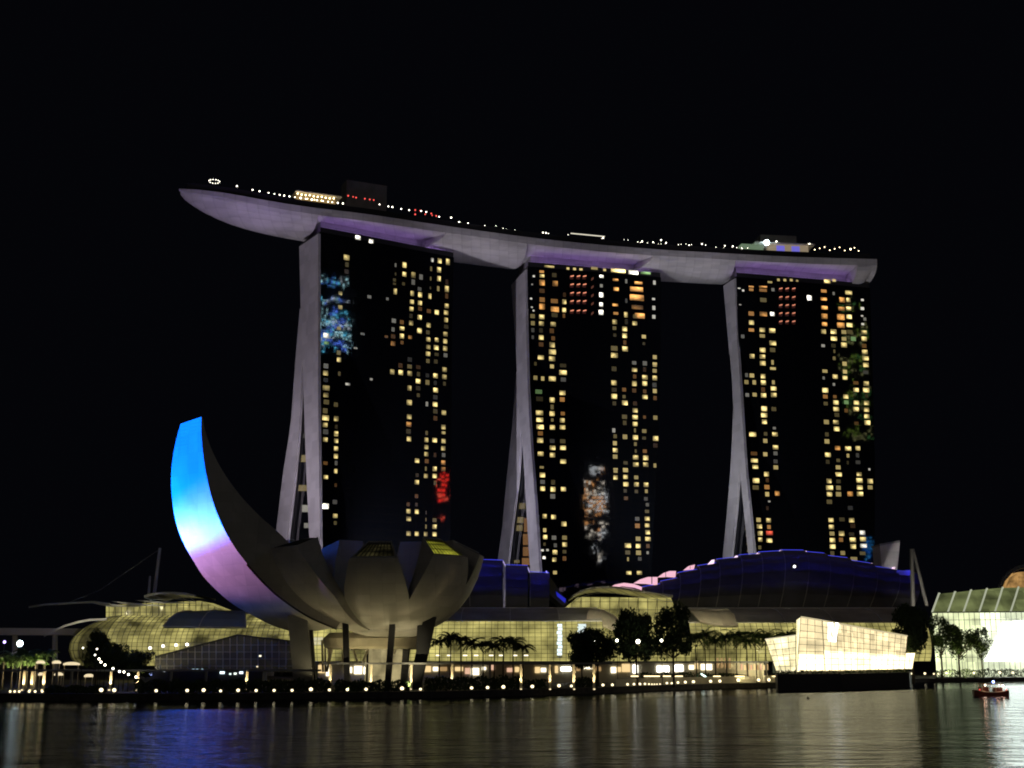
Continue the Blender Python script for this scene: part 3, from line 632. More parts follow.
# long lit bar terraces
def slab(px0, px1, back, z, hgt, mat_, name, dp=4):
    a, d, b_ = deck(px0, back, z); c, d2, b2 = deck(px1, back, z)
    return MB().prism([a, c, c + b2 * dp, a + b_ * dp], (0, 0, hgt)).build(name, mat_, sp)
slab(297, 343, 2.5, 7.6, .5, M['cream'], 'bar_canopy', 9)
slab(299, 338, 6, 4.2, 3.3, emit('bar_glow', (1, .62, .22), .25), 'bar_glow_wall', 1)  # lamp light on the back wall put in as its own glow
slab(744, 766, 3, 4.0, 2.6, emit('pale_green_glow', (.55, .8, .5), .22), 'glass_lounge', 5)
slab(774, 812, 4.5, 3.4, 4.2, emit('lounge_glow_wall', (.8, .62, .4), .3), 'lounge_glow_wall', 6)  # wall given a glow in place of light falling on it
slab(780, 788, 4.2, 3.6, 3.4, emit('violet_window', (.25, .22, 1), .6), 'violet_window', .25)
slab(795, 803, 4.2, 3.6, 3.4, emit('violet_window_pane', (.25, .22, 1), .6), 'violet_window', .25)
slab(758, 818, 3.2, 7.8, .5, M['white'], 'lounge_roof', 9)
slab(573, 607, 3, 5.4, .35, emit('tube_light', (1, .92, .75), .9), 'tube_light', .4)
ld = MB().ball((0, 0, 0), .34, 1, 6, 4); lb = MB().tube((0, 0, -1.2), (0, 0, -.3), .07)
def deck_lamp(mat_, label, grp):
    t = thing('deck_lamp', label, 'lamp', (0, 0, 0), grp)
    ld.build('bulb', mat_, t); lb.build('stem', M['grey'], t); return Series(t)
LW = deck_lamp(M['lampwhite'], 'small white lamp in the row along the edge of the sky park deck', 'white lamps on the sky park')
LY = deck_lamp(M['lampwarm'], 'small yellow lamp under the bar canopy on the sky park', 'yellow lamps on the sky park')
LR = deck_lamp(M['lampred'], 'small red lamp on the left half of the sky park deck', 'red lamps on the sky park')
for i in range(15): 
    px = 270 + i * 5.3; LW.put(deck(px + random.uniform(-.8, .8), 2.2, 4.4)[0], 0, random.uniform(.7, 1.15))
for px, up in ((238, 5), (254, 4.6), (261, 4.6), (351, 3.2), (381, 6.5), (390, 6.2), (394, 6.2), (403, 6.0), (411, 6.0), (423, 6.5), (428, 6.4), (441, 5.0), (453, 5.4), (461, 3.8), (470, 3.8), (545, 4.2), (548, 4.2), (605, 4.6), (644, 4.4), (655, 4.4), (663, 5.8), (691, 4.0), (668, 4.6), (704, 5), (727, 4.8), (735, 4.8), (744, 3.9), (770, 9.0), (779, 8.6), (812, 8)):
    LW.put(deck(px, 2.6, up)[0], 0, random.uniform(.7, 1.1))
rl = random.Random(9)
for px in list(range(462, 575, 6)) + list(range(604, 762, 5)):
    LW.put(deck(px + rl.uniform(-2, 2), 2.6, rl.uniform(3.2, 4.6))[0], 0, rl.uniform(.3, .55))
for i in range(10): LY.put(deck(299 + i * 4.0, 3.5, 6.8 - .25 * abs(math.sin(i * 2.1)))[0])
for px in (302, 309, 316, 323): LY.put(deck(px, 4, 5.2)[0], 0, .8)
for i, px in enumerate((817, 822, 827, 832, 837, 842, 847, 853, 857, 861)): LY.put(deck(px, 2.6, 5.0 + (i % 3) * .8)[0], 0, 1.3 if px == 853 else .7)
for px, up in ((349, 8.6), (354, 8.4), (357, 8.2), (366, 8.2), (371, 8.2), (375, 8.2), (417, 6.5), (417, 4.4), (427, 5.2), (433, 6.0), (434, 5.2), (438, 5.2), (422, 6.6)):
    LR.put(deck(px, 2.6, up)[0], 0, random.uniform(.8, 1.2))
t = thing('beacon_lamp', 'bright greenish white floodlight on the sky park above the right tower', 'floodlight', deck(769, 2.5, 7.6)[0])
MB().ball(t.location, 1.4, 1, 8, 6).build('lens', M['lampcool'], t); MB().tube(t.location - Vector((0, 0, 4)), t.location - Vector((0, 0, .8)), .12).build('post', M['grey'], t)
# ring of lights at the tip
p, d, b_ = deck(214.5, 2.5, 5.2)
t = thing('observation_ring', 'ring of tiny white lights near the pointed left tip of the sky park', 'light ring', p)
m = MB(); pr = [p + Vector((2.3 * math.cos(a), 2.3 * math.sin(a), 0)) for a in [2 * math.pi * k / 20 for k in range(21)]]
MB().path(pr, .12).build('hoop', M['grey'], t)
for k in range(12):
    a = 2 * math.pi * k / 12; MB().ball(p + Vector((2.3 * math.cos(a), 2.3 * math.sin(a), .25)), .2, 1, 5, 3).build('ring_bulb', M['lampwhite'], t)
MB().tube(p - Vector((0, 0, 4)), p - Vector((0, 0, .1)), .2).build('post', M['dark'], t)

# LED strips under the hull, floodlights on the end walls; the hull's distant spots are added fill
LIL = (.86, .80, 1.0); PUR = (.48, .24, 1.0)
def hull_fill(px, py, power, col, back=16, cone=26, dist=150, zsrc=42, dx=0):
    s = s_of_px(px); p, d, b_ = fr(s); tgt = p + b_ * back * .4 + Vector((0, 0, -4))
    src = Vector((tgt.x + dx, tgt.y - dist, zsrc))
    return spot('hull_fill_spot', src, tgt, power, col, cone, 1.0, .5)
# ------------------------------------------------------------------ lotus museum
AX = Vector((-30.0, 315.0, 0))
mus = thing('petal_museum', 'pale lotus shaped building on dark raking columns, its tall left petal lit blue and pink', 'museum', (AX.x, AX.y, GZ))
M['skyl_lit'] = lit_glass('lit_skylight', (.62, .62, .06), .62, (2, 2), .6, 1.2, .3)
M['skyl_dim'] = lit_glass('dim_skylight', (.3, .26, .1), .055, (2, 2), .2, 1.6, .4)
M['skyl_dark'] = mat('dark_skylight', (.01, .01, .012), .2)
ZB = 14.6
def petal(phi, Rr, zr, w1, tin, rise, sky, r0=5.0, amax=76, tm=.62, half=22.5):
    nt_, nv = 26, 10; am = R(amax)
    def out(t, v, inset=0.0, up=0.0):
        a = am * t
        r = r0 + (Rr - r0) * math.sin(a) / math.sin(am); z = ZB + (zr - ZB) * (1 - math.cos(a)) / (1 - math.cos(am))
        full = r * R(half); hw = full
        if t > tm:
            k = (t - tm) / (1 - tm); hw = full + (w1 - full) * k ** .9
        ps = R(phi) + v * (hw / r) * (1 - .25 * min(1, inset / 8)); rr = r - inset
        return AX + Vector((rr * math.sin(ps), -rr * math.cos(ps), z + up))
    O = [[out(i / nt_, -1 + 2 * j / nv) for j in range(nv + 1)] for i in range(nt_ + 1)]
    I = [[out(i / nt_, -1 + 2 * j / nv, .6 + (tin - .6) * (i / nt_), .8 + (rise - .8) * (i / nt_) ** 2) for j in range(nv + 1)] for i in range(nt_ + 1)]
    m = MB(); m.grid(O); m.grid(I)
    for j in (0, nv): m.grid([[O[i][j], I[i][j]] for i in range(nt_ + 1)])
    m.grid([O[0], I[0]])
    fo, fi = O[nt_], I[nt_]
    ins = lambda a, b_, t: a.lerp(b_, t)
    a0 = [ins(fo[j], fi[j], .10) for j in range(nv + 1)]; a1 = [ins(fo[j], fi[j], .9) for j in range(nv + 1)]
    m.grid([fo, a0]); m.grid([a1, fi])
    c0, c1 = [ins(a0[0], a0[1], .6)] + a0[1:-1] + [ins(a0[-1], a0[-2], .6)], [ins(a1[0], a1[1], .6)] + a1[1:-1] + [ins(a1[-1], a1[-2], .6)]
    m.poly([a0[0], c0[0], c1[0], a1[0]]); m.poly([a0[-1], c0[-1], c1[-1], a1[-1]])
    o = m.build('petal', M['petal'], mus)
    dn = Vector((0, 0, -.5))
    sk = MB().grid([[p + dn for p in c0], [p + dn for p in c1]]); so = sk.build('skylight', sky, o)
    bm_ = MB()
    for j in range(1, nv): bm_.tube(c0[j], c1[j], .12, .12, 4)
    for t in (.33, .66): bm_.path([p.lerp(q_, t) for p, q_ in zip(c0, c1)], .1, 4)
    bm_.build('skylight_bars', M['bars'], o)
    return o
petal(-49, 31.5, 33.6, 6.2, 7.5, 2.6, M['skyl_dark'], half=23.5, tm=.6)
petal(-5, 23.0, 31.0, 5.7, 8.0, 4.6, M['skyl_dim'], half=24.6, tm=.6)
petal(43, 23.5, 31.8, 5.4, 7.5, 4.8, M['skyl_lit'], half=24.6, tm=.6)
petal(86, 23.0, 33.0, 4.6, 7, 3.5, M['skyl_dark'], half=23)
petal(128, 24, 35.0, 5, 7, 3, M['skyl_dark'])
petal(170, 26, 35.5, 5, 7, 3, M['skyl_dark'])
petal(212, 31, 37, 5.5, 7, 2, M['skyl_dark'])
petal(250, 34, 36, 5.5, 7, 2, M['skyl_dark'])
# the tall petal, traced as two flat sides, then skinned
ph = R(-72); rd = Vector((math.sin(ph), -math.cos(ph), 0)); lt = Vector((math.cos(ph), math.sin(ph), 0))
Z2 = lambda zx, zy: (150 + zx / 2.8444, 400 + zy / 2.8444)
A_ = [Z2(*p) for p in ((87,68),(74,115),(64,170),(60,220),(62,270),(68,320),(80,368),(98,412),(122,455),(152,502),(190,542),(235,580),(290,612),(350,642),(420,664))]
B_ = [Z2(*p) for p in ((146,48),(146,95),(150,145),(157,195),(167,245),(181,295),(199,342),(222,388),(250,432),(282,472),(318,512),(356,548),(404,584),(460,618),(530,648))]
C_ = [Z2(*p) for p in ((149,48),(158,90),(172,132),(190,172),(212,210),(237,246),(264,280),(294,312),(325,342),(356,368),(390,400),(430,440),(470,490),(510,550),(560,610))]
wt = [5.5 + 4.5 * min(1, i / 9) for i in range(15)]
near = [AX + lt * (q_ * .8) for q_ in wt]; far = [AX - lt * q_ for q_ in wt]
PB = [onplane(*B_[i], near[i], lt) for i in range(15)]
PA = [onplane(*A_[i], far[i], lt) for i in range(15)]
PC = [onplane(*C_[i], near[i] - lt * 1.0, lt) for i in range(15)]
PD = [PC[i] - lt * (wt[i] * 1.55) for i in range(15)]
def dense(p): return catmull(p, 5)
dA, dB, dC, dD = map(dense, (PA, PB, PC, PD))
dM = [(a + b_) / 2 + (((a + b_) / 2 - (c + d) / 2).normalized() * .08) for a, b_, c, d in zip(dA, dB, dC, dD)]
m = MB(); m.grid([[a, mm, b_, c, d] for a, mm, b_, c, d in zip(dA, dM, dB, dC, dD)], True)
m.poly([dA[0], dM[0], dB[0], dC[0], dD[0]]); m.poly([dA[-1], dM[-1], dB[-1], dC[-1], dD[-1]])
tall = m.build('tall_petal', M['petal'], mus); tall['label'] = 'tall petal lit blue and pink on its narrow outer face'
# a thin dark rail along the lower edge of the tall petal
MB().path([p + lt * .3 - Vector((0, 0, .3)) for p in dB[44:]], .22, 5).build('petal_seam', M['dark'], tall)
# bowl underside and core
m = MB()
rows = [[AX + Vector((r * math.cos(2 * math.pi * k / 24), r * math.sin(2 * math.pi * k / 24), z)) for k in range(24)] for r, z in ((11, 17.5), (9, 14.6), (6, 13.6), (.5, 13.4))]
m.grid(rows, True); m.poly(rows[0]); m.build('bowl_base', M['petal'], mus)
m = MB(); rows = [[AX + Vector((r * math.cos(2 * math.pi * k / 28) - 5, r * math.sin(2 * math.pi * k / 28) + 9, z)) for k in range(28)] for r, z in ((11, 14.6), (12.6, 13.2), (12.2, 11.2), (11.0, 10.6))]
m.grid(rows, True); m.build('lit_soffit', M['cream'], mus)
m = MB(); rows = [[AX + Vector((r * math.cos(2 * math.pi * k / 12) - 2, r * math.sin(2 * math.pi * k / 12) + 10, z)) for k in range(12)] for r, z in ((5, 11.5), (5, 1.2))]
m.grid(rows, True); m.build('lobby_drum', lit_glass('lobby_glass', (.80, .66, .32), .4, (2.5, 3), .3, 1.4, .2), mus)
def column(pt, pb, Y, w_, mt=M['dark'], dp=1.6, Yb=None):
    a = at(*pt, Y); b_ = at(*pb, Yb or Y); b_.z = GZ; wv = Vector((w_ / 2, 0, 0)); d = Vector((0, dp, 0))
    MB().grid([[a - wv, a + wv, a + wv + d, a - wv + d], [b_ - wv, b_ + wv, b_ + wv + d, b_ - wv + d]], True).build('column', mt, mus)
column((345, 621), (347, 690), 303, 1.3); column((392.5, 620), (387, 690), 303, 1.4)
column((430, 617), (414, 690), 305, 3.0); column((421, 625), (418, 690), 306, 1.8)
column((407, 640), (403, 690), 318, 1.7); column((369, 640), (368, 668), 322, 1.0)
column((297, 615), (304, 690), 304, 4.6, M['grey']); column((308, 630), (312, 690), 306, 2.0)
x_ = MB()
for (a, c) in (((327, 640), (331, 672)), ((331, 640), (327, 672)), ((334, 640), (327, 672)), ((322, 640), (323, 672)), ((325, 640), (325.5, 672)), ((383, 640), (391, 664)), ((398, 640), (391, 664)), ((345, 640), (342, 668)), ((352, 645), (358, 664)), ((362, 664), (372, 640)), ((372, 640), (379, 664))):
    x_.tube(at(*a, 321), at(*c, 321), .3)
x_.build('lattice_legs', M['cream'], mus)

# projectors on the far bank light the tall petal; warm lamps under the bowl
def projector(loc, tgt, power, col, cone, label, blend=.5):
    t = thing('projector', label, 'projector', loc); loc = Vector(loc); d = (Vector(tgt) - loc).normalized()
    m = MB(); m.tube(loc - d * 1.2, loc - d * .1, .45, .5, 8); m.tube(loc - d * .6, loc - d * .6 - Vector((0, 0, loc.z - GZ)), .12); m.build('housing', M['dark'], t)
    s_ = spot('projector_beam', loc + d * .3, tgt, power, col, cone, blend, .35)
    return s_
ctr = lambda i: (dA[i] + dB[i]) / 2

# ------------------------------------------------------------------ glass shopping halls
def arcs(Y0, spec):  # list of (dy, z)
    return spec
def hall(name, label, xs, Y, prof, glass, roof_from, roofmat, nbar_x=1.9, end_glass=False, cat='shopping hall', Yr=None):
    """a long vault: prof lists (depth offset, height) from the foot up; rows above roof_from are roof sheet"""
    x0, x1 = xs; root = thing(name, label, cat, ((x0 + x1) / 2, Y, GZ))
    n = max(2, int((x1 - x0) / nbar_x))
    Yf = (lambda x: Y if Yr is None else Y + (Yr - Y) * (x - x0) / (x1 - x0))
    X = [x0 + (x1 - x0) * k / n for k in range(n + 1)]
    low = prof[:roof_from + 1]; hi = prof[roof_from:]
    MB().grid([[(x, Yf(x) + dy, z) for x in X] for dy, z in low]).build('glass_wall', glass, root)
    if len(hi) > 1:
        o = MB().grid([[(x, Yf(x) + dy, z) for x in X] for dy, z in hi] ); 
        o.grid([[(x, Yf(x) + dy + .3, z - .35) for x in X] for dy, z in hi]); o.build('roof', roofmat, root)
        rb = MB()
        for x in X[::max(1, int(16 / nbar_x))]: rb.path([(x, Yf(x) + dy, z + .15) for dy, z in hi], .16, 4)
        rb.path([(x, Yf(x) + hi[-1][0], hi[-1][1] + .1) for x in X], .22, 4); rb.path([(x, Yf(x) + hi[0][0] - .1, hi[0][1]) for x in X], .2, 4)
        rb.build('roof_ribs', M['white'], root)
    bars = MB()
    for x in X: bars.path([(x, Yf(x) + dy - .12, z) for dy, z in low], .085, 4)
    for i, (dy, z) in enumerate(low):
        bars.path([(x, Yf(x) + dy - .12, z) for x in X], .085, 4)
        if i + 1 < len(low):
            dy2, z2 = low[i + 1]; bars.path([(x, Yf(x) + (dy + dy2) / 2 - .12, (z + z2) / 2) for x in X], .065, 4)
    bars.build('glazing_bars', M['bars'], root)
    for x in (X[0], X[-1]):
        e_ = [(x, Yf(x) + dy, z) for dy, z in prof] + [(x, Yf(x) + prof[-1][0] + 4, GZ)]
        if end_glass: MB().poly(e_).build('end_glass', glass, root)
    return root
OLIVE = (.60, .53, .17)
g_mid = lit_glass('mall_glass', OLIVE, .62, (5.7, 3.4), .3, 1.75, .13)
g_dim = lit_glass('mall_glass_dim', OLIVE, .15, (3.2, 3.0), .3, 1.6, .07)
xA, xB = at(312, 640, 402).x, at(603, 640, 402).x
hall('shopping_hall', 'long glass hall behind the palm row, olive lit front under a grey sloping roof', (xA, xB), 402,
     [(0, 7.6), (-1.6, 10), (-2.2, 12.5), (-1.8, 15), (-.6, 17.6), (1.5, 20.0), (8, 22.4), (16, 24.0), (25, 24.9)], g_mid, 5, M['roofgrey'])
xA2, xB2 = at(690, 640, 405).x, at(929, 640, 405).x
hall('shopping_hall', 'long glass hall behind the crystal pavilion, grey roof with slanting ribs', (xA2, xB2), 405,
     [(0, 7.6), (-1.6, 10), (-2.2, 12.5), (-1.8, 15), (-.6, 17.2), (1.5, 19.6), (8, 22.2), (16, 24.0), (25, 25.0)], g_mid, 5, M['roofgrey'])
# curved, floodlit roof noses where the long roofs come down between the halls
def nose(pts_top, pts_bot, Y, dY, label, mt):
    t = thing('roof_nose', label, 'roof end', (at(*pts_bot[0], Y).x, Y, 12))
    a = [at(x, y, Y + dY) for x, y in pts_top]; b_ = [at(x, y, Y) for x, y in pts_bot]
    mid = [p.lerp(q_, .5) + Vector((0, -1.5, 1.2)) for p, q_ in zip(a, b_)]
    m = MB().grid([a, mid, b_]); m.grid([[p + Vector((0, .4, -.5)) for p in r_] for r_ in (a, mid, b_)]); m.build('roof_shell', mt, t, True)
    rb = MB(); rb.path(b_, .22, 4); rb.path([p + Vector((0, -.05, .1)) for p in a], .2, 4)
    for p, q_, r_ in zip(a, mid, b_): rb.path([p, q_, r_], .14, 4)
    rb.build('roof_ribs', M['cream'], t)
nose([(590, 608.5), (603, 610), (613, 615), (624, 623)], [(586, 622), (596, 623), (607, 627), (620, 633)], 404, 12, 'curved roof end between the long hall and the dark trees, lit from below', M['cream'])
nose([(682, 609.5), (698, 609.5), (714, 610), (728, 610)], [(700, 621), (712, 624), (724, 626), (738, 626)], 404, 12, 'pale curved roof end beside the tall dark tree, its edge lit', M['cream'])
# high glass blocks with arched roofs
def block(name, label, poly_px, Y, dp, glass, roof_px, roofmat, step=(9, 6)):
    root = thing(name, label, 'glass block', (at(*poly_px[0], Y).x, Y, GZ))
    pts = [at(x, y, Y) for x, y in poly_px]
    MB().prism(pts, (0, dp, 0)).build('glass_wall', glass, root)
    xs = [p[0] for p in poly_px]; ys = [p[1] for p in poly_px]
    bars = MB(); x = min(xs) + step[0] / 2
    def yr(x):
        yy = []
        for (xa, ya), (xb, yb) in zip(poly_px, poly_px[1:] + poly_px[:1]):
            if min(xa, xb) <= x <= max(xa, xb) and xa != xb: yy.append(ya + (yb - ya) * (x - xa) / (xb - xa))
        return (min(yy), max(yy)) if len(yy) >= 2 else None
    def xr(y):
        xx = []
        for (xa, ya), (xb, yb) in zip(poly_px, poly_px[1:] + poly_px[:1]):
            if min(ya, yb) <= y <= max(ya, yb) and ya != yb: xx.append(xa + (xb - xa) * (y - ya) / (yb - ya))
        return (min(xx), max(xx)) if len(xx) >= 2 else None
    cols = []
    while x < max(xs):
        r_ = yr(x)
        if r_: bars.tube(at(x, r_[0], Y - .15), at(x, r_[1], Y - .15), .13, .13, 4); cols.append((x, r_))
        x += step[0]
    for (x1, r1), (x2, r2) in list(zip(cols, cols[1:]))[::2]:
        bars.tube(at(x1, r1[1], Y - .2), at(x2, r2[0], Y - .2), .09, .09, 4)
    y = min(ys) + step[1] * .6
    while y < max(ys):
        r_ = xr(y)
        if r_: bars.tube(at(r_[0], y, Y - .15), at(r_[1], y, Y - .15), .11, .11, 4)
        y += step[1]
    bars.build('glazing_bars', M['bars'], root)
    if roof_px:
        a = [at(x, y, Y - 4) for x, y in roof_px]; n_ = len(a)
        m = MB(); top = [p + Vector((0, 0, .7)) for p in a]
        m.grid([a, top, [p + Vector((0, dp + 8, 0)) for p in top], [p + Vector((0, dp + 8, 0)) for p in a]]); m.grid([a, [p + Vector((0, dp + 8, 0)) for p in a]])
        m.build('roof', roofmat, root)
        tr = MB(); low = [p + Vector((0, .5, -1.6)) for p in a]
        for i in range(n_ - 1): tr.tube(a[i] + Vector((0, .5, 0)), low[i + 1], .12, .12, 4); tr.tube(low[i], low[i + 1], .12, .12, 4)
        tr.build('roof_truss', M['grey'], root)
    return root
g_blk = lit_glass('block_glass', OLIVE, .55, (3, 3), .4, 1.6, .2)
block('atrium_block', 'tall olive lit glass block with an arched dark roof, behind the two tall dark trees', [(567, 606), (578, 597), (671, 598), (696, 664), (567, 664)], 432, 20, g_blk,
      [(572, 597.5), (580, 592.5), (590, 589.5), (602, 588), (616, 588.5), (630, 590.5), (645, 593), (660, 595.5), (673, 597)], M['roofgrey'], (9.5, 8))
for (x, y) in ((600, 605), (622.5, 605), (627, 605), (633, 606)):
    pass
block('atrium_block', 'olive lit glass block with flat arched roofs, left of the blue petal', [(106, 605), (200, 601), (231, 613), (231, 632), (106, 632)], 425, 20, g_blk,
      [(144, 597.5), (152, 595), (163, 594), (175, 594), (186, 595), (196, 597)], M['grey'], (6.2, 7))
t = thing('canopy_roof', 'thin flat stepped roof fins reaching left from the olive glass block', 'roof', at(100, 604, 424))
for poly in ([(88, 602), (140, 606.5), (107, 606.5)], [(110, 601), (165, 605.5), (132, 605.5)], [(134, 600), (195, 603), (160, 603)]):
    MB().prism([at(x, y, 421) for x, y in poly], (0, 22, 0)).build('roof_fin', M['grey'], t)
MB().path([at(x, y, 421) for x, y in ((29, 607), (45, 604.5), (62, 603.5), (80, 602.5), (95, 602), (110, 604))], .35, 5).build('roof_fin', M['grey'], t)
# left vaulted hall
xs0, xs1 = at(108, 650, 412).x, at(300, 650, 412).x
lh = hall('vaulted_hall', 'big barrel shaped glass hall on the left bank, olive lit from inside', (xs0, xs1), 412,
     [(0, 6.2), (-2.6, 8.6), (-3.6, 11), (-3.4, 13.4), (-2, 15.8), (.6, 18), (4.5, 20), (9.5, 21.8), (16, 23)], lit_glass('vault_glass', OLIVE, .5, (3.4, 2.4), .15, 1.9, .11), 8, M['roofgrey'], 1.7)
# rounded left end of the vault
m = MB(); bars = MB(); prof = [(0, 6.2), (-2.6, 8.6), (-3.6, 11), (-3.4, 13.4), (-2, 15.8), (.6, 18), (4.5, 20), (9.5, 21.8), (16, 23)]
rows = []
for dy, z in prof:
    row = []
    for k in range(9):
        a = math.pi / 2 * k / 8; rr = 16 - dy
        row.append((xs0 - math.sin(a) * rr * .85, 412 + 16 - math.cos(a) * rr, z))
    rows.append(row)
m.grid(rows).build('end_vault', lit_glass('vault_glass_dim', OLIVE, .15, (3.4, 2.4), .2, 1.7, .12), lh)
for r_ in rows: bars.path([Vector(p) + Vector((-.1, -.1, 0)) for p in r_], .09, 4)
for k in range(9): bars.path([Vector(r_[k]) + Vector((-.1, -.1, 0)) for r_ in rows], .1, 4)
bars.build('end_vault_bars', M['bars'], lh)
# dark roof shells over the vault
def shell(px_top, px_bot, Y, dY, label):
    t = thing('roof_shell', label, 'roof', at(*px_bot[0], Y))
    a = [at(x, y, Y + dY) for x, y in px_top]; b_ = [at(x, y, Y) for x, y in px_bot]
    mid = [p.lerp(q_, .5) + Vector((0, -1.8, 1.5)) for p, q_ in zip(a, b_)]
    q2 = [p.lerp(q_, .25) + Vector((0, -1.3, 1.1)) for p, q_ in zip(a, b_)]; q3 = [p.lerp(q_, .75) + Vector((0, -1.3, 1.1)) for p, q_ in zip(a, b_)]
    m = MB(); rr = [a, q2, mid, q3, b_]; m.grid(rr); m.grid([[p + Vector((0, .5, -.5)) for p in r_] for r_ in rr]); m.build('sheet', M['roofblue'], t)
    rb = MB()
    for k in (0, len(a) // 2, len(a) - 1): rb.path([r_[k] + Vector((0, -.2, .1)) for r_ in rr], .2, 4)
    rb.path([p + Vector((0, -.2, 0)) for p in b_], .16, 4); rb.build('ribs', M['cream'], t)
M['roofblue'] = mat('bluegrey_roof', (.16, .19, .2), .5, var=.1, scale=.2)
shell([(192, 611), (204, 610.5), (217, 610.2), (232, 610.5), (247, 611)], [(163, 626.5), (181, 626.5), (199, 626.8), (218, 627), (246, 627)], 404, 13, 'dark curved roof shell lying on the left glass vault beside the petal')
# dark glass pavilion in front of the vault
t = thing('dark_pavilion', 'dark unlit glass pavilion with a sloping gable, in front of the left vault', 'pavilion', (at(230, 660, 345).x, 345, GZ))
gp = [(155, 672), (155, 657), (238, 635), (262, 638), (300, 642), (300, 672)]
MB().prism([at(x, y, 345) for x, y in gp], (0, 25, 0)).build('glass_wall', lit_glass('pavilion_glow_glass', OLIVE, .008, (2.5, 2.2), .1, 2.6, .2), t)  # faint glow put into the unlit glass so it shows at night
bars = MB()
for x in range(160, 300, 7):
    y = 657 + (635 - 657) * (x - 155) / 83 if x < 238 else 635 + (x - 238) * .11
    bars.tube(at(x, y, 344.8), at(x, 672, 344.8), .1, .1, 4)
for y in (645, 652, 659, 666): 
    x0 = max(156, 155 + (657 - y) / 22 * 83); bars.tube(at(x0, y, 344.8), at(300, y, 344.8), .07, .07, 4)
bars.build('glazing_bars', mat('pale_bars', (.7, .66, .55), .5), t)
ed = MB().path([at(x, y, 344.6) for x, y in gp[1:-1]], .3, 4); ed.build('roof_edge', M['dark'], t)
# masts
def mast(pts, Y, r, label, nm='mast'):
    t = thing(nm, label, 'mast', at(*pts[0][1], Y))
    for k, (a, b_) in enumerate(pts): MB().tube(at(*a, Y), at(*b_, Y), r if k == 0 else r * .7, r * 1.15 if k == 0 else r, 6).build('spar', M['grey'], t)
    return t
t = mast([((160, 548), (154, 597)), ((150, 576), (148.5, 597))], 432, .55, 'pair of thin grey masts rising behind the left glass block')
MB().path([at(160, 549, 432), at(100, 590, 432), at(70, 602, 428)], .06, 4).build('stay_cable', M['grey'], t)
mast([((911.5, 549), (913, 606)), ((913, 549), (927, 606))], 440, .62, 'two leaning pale masts meeting at the top, beside the blue roof')
# leaning wedge of a vent tower
t = thing('wedge_tower', 'small pale grey wedge shaped tower widening to its slanted top, right of the blue roof', 'tower', at(889, 575, 560))
MB().prism([at(x, y, 560) for x, y in ((880, 545), (900, 541.5), (897, 575), (882, 575))], (0, 12, 0)).build('wall', M['concrete'], t)
MB().prism([at(x, y, 559) for x, y in ((880, 543.8), (900, 540.3), (900, 542), (880, 545.6))], (0, 14, 0)).build('cap', M['grey'], t)
# far left: viaduct and arch
t = thing('viaduct', 'plain grey viaduct deck at the far left edge behind the arch', 'viaduct', at(30, 634, 470))
MB().prism([at(x, y, 470) for x, y in ((-60, 627.5), (78, 628.5), (72, 635), (-60, 634.5))], (0, 14, 0)).build('deck', M['concrete'], t)
for x in (-30, 15, 55): MB().tube(at(x, 634, 476), at(x, 672, 476), 1.0, 1.0, 8).build('pier', M['concrete'], t)
t = thing('roof_arch', 'pale curved roof arch springing up to the left glass vault', 'arch', at(45, 635, 405))
ar = [(44, 635), (55, 629), (66, 624.5), (78, 621), (90, 618.8), (107, 618)]
MB().grid([[at(x, y, 405), at(x, y + 2.2, 405), at(x, y + 2.2, 410), at(x, y, 410)] for x, y in ar], True).build('beam', M['concrete'], t)

# ------------------------------------------------------------------ stepped blue roofs behind
wash_pts = []
def stepped(label, segs, Y, eave, front_dy, dp=40):
    root = thing('stepped_roof', label, 'roof', at(segs[0][0], eave, Y))
    sheet = MB(); led = MB(); ribs = MB()
    for (x0, y0, x1, y1) in segs:
        a0, a1 = at(x0, y0, Y), at(x1, y1, Y); e0, e1 = at(x0, eave, Y - front_dy), at(x1, eave, Y - front_dy)
        rows = []
        for k in range(9):
            t_ = k / 8; f = math.sin(t_ * math.pi / 2)
            p0 = Vector((a0.x + (e0.x - a0.x) * t_, Y - front_dy * (1 - math.cos(t_ * math.pi / 2)) , 0)); p1 = Vector((a1.x + (e1.x - a1.x) * t_, p0.y, 0))
            # convex shell: drops slowly at first, steeply at the eave
            p0.y = Y - front_dy * math.sin(t_ * math.pi / 2); p1.y = p0.y
            p0.z = a0.z + (e0.z - a0.z) * (1 - math.cos(t_ * math.pi / 2)); p1.z = a1.z + (e1.z - a1.z) * (1 - math.cos(t_ * math.pi / 2))
            rows.append([p0, p1])
        rows.insert(0, [a0 + Vector((0, dp, -3)), a1 + Vector((0, dp, -3))])
        sheet.grid(rows); sheet.grid([[p + Vector((0, .6, -.6)) for p in r_] for r_ in rows])
        led.tube(a0 + Vector((0, -.6, .5)), a1 + Vector((0, -.6, .5)), .12, .12, 4)
        q0, q1 = rows[3]; 
        ribs.path([r_[0] for r_ in rows], .2, 4)
        for xx in ([ (x0 + x1) / 2 ] if x1 - x0 < 26 else [x0 + (x1 - x0) * .3, x0 + (x1 - x0) * .75]): wash_pts.append((xx, y0 + (y1 - y0) * (xx - x0) / (x1 - x0), Y, eave, front_dy))
    o = sheet.build('shell', M['blueroof'], root); led.build('led_edge', M['blue'], root); ribs.build('ribs', M['grey'], root)
    return root
L = stepped('blue edged stepped roof coming down to the right, seen right of the lotus building', [(440, 556, 470, 559), (470, 560.5, 503, 561.5), (506, 566, 527.5, 566.8), (530, 573, 549, 574)], 490, 606, 45)
MB().prism([at(x, y, 470) for x, y in ((549, 575), (568, 603), (563, 606), (545, 590))], (0, 30, 0)).build('end_slope', M['blueroof'], L)
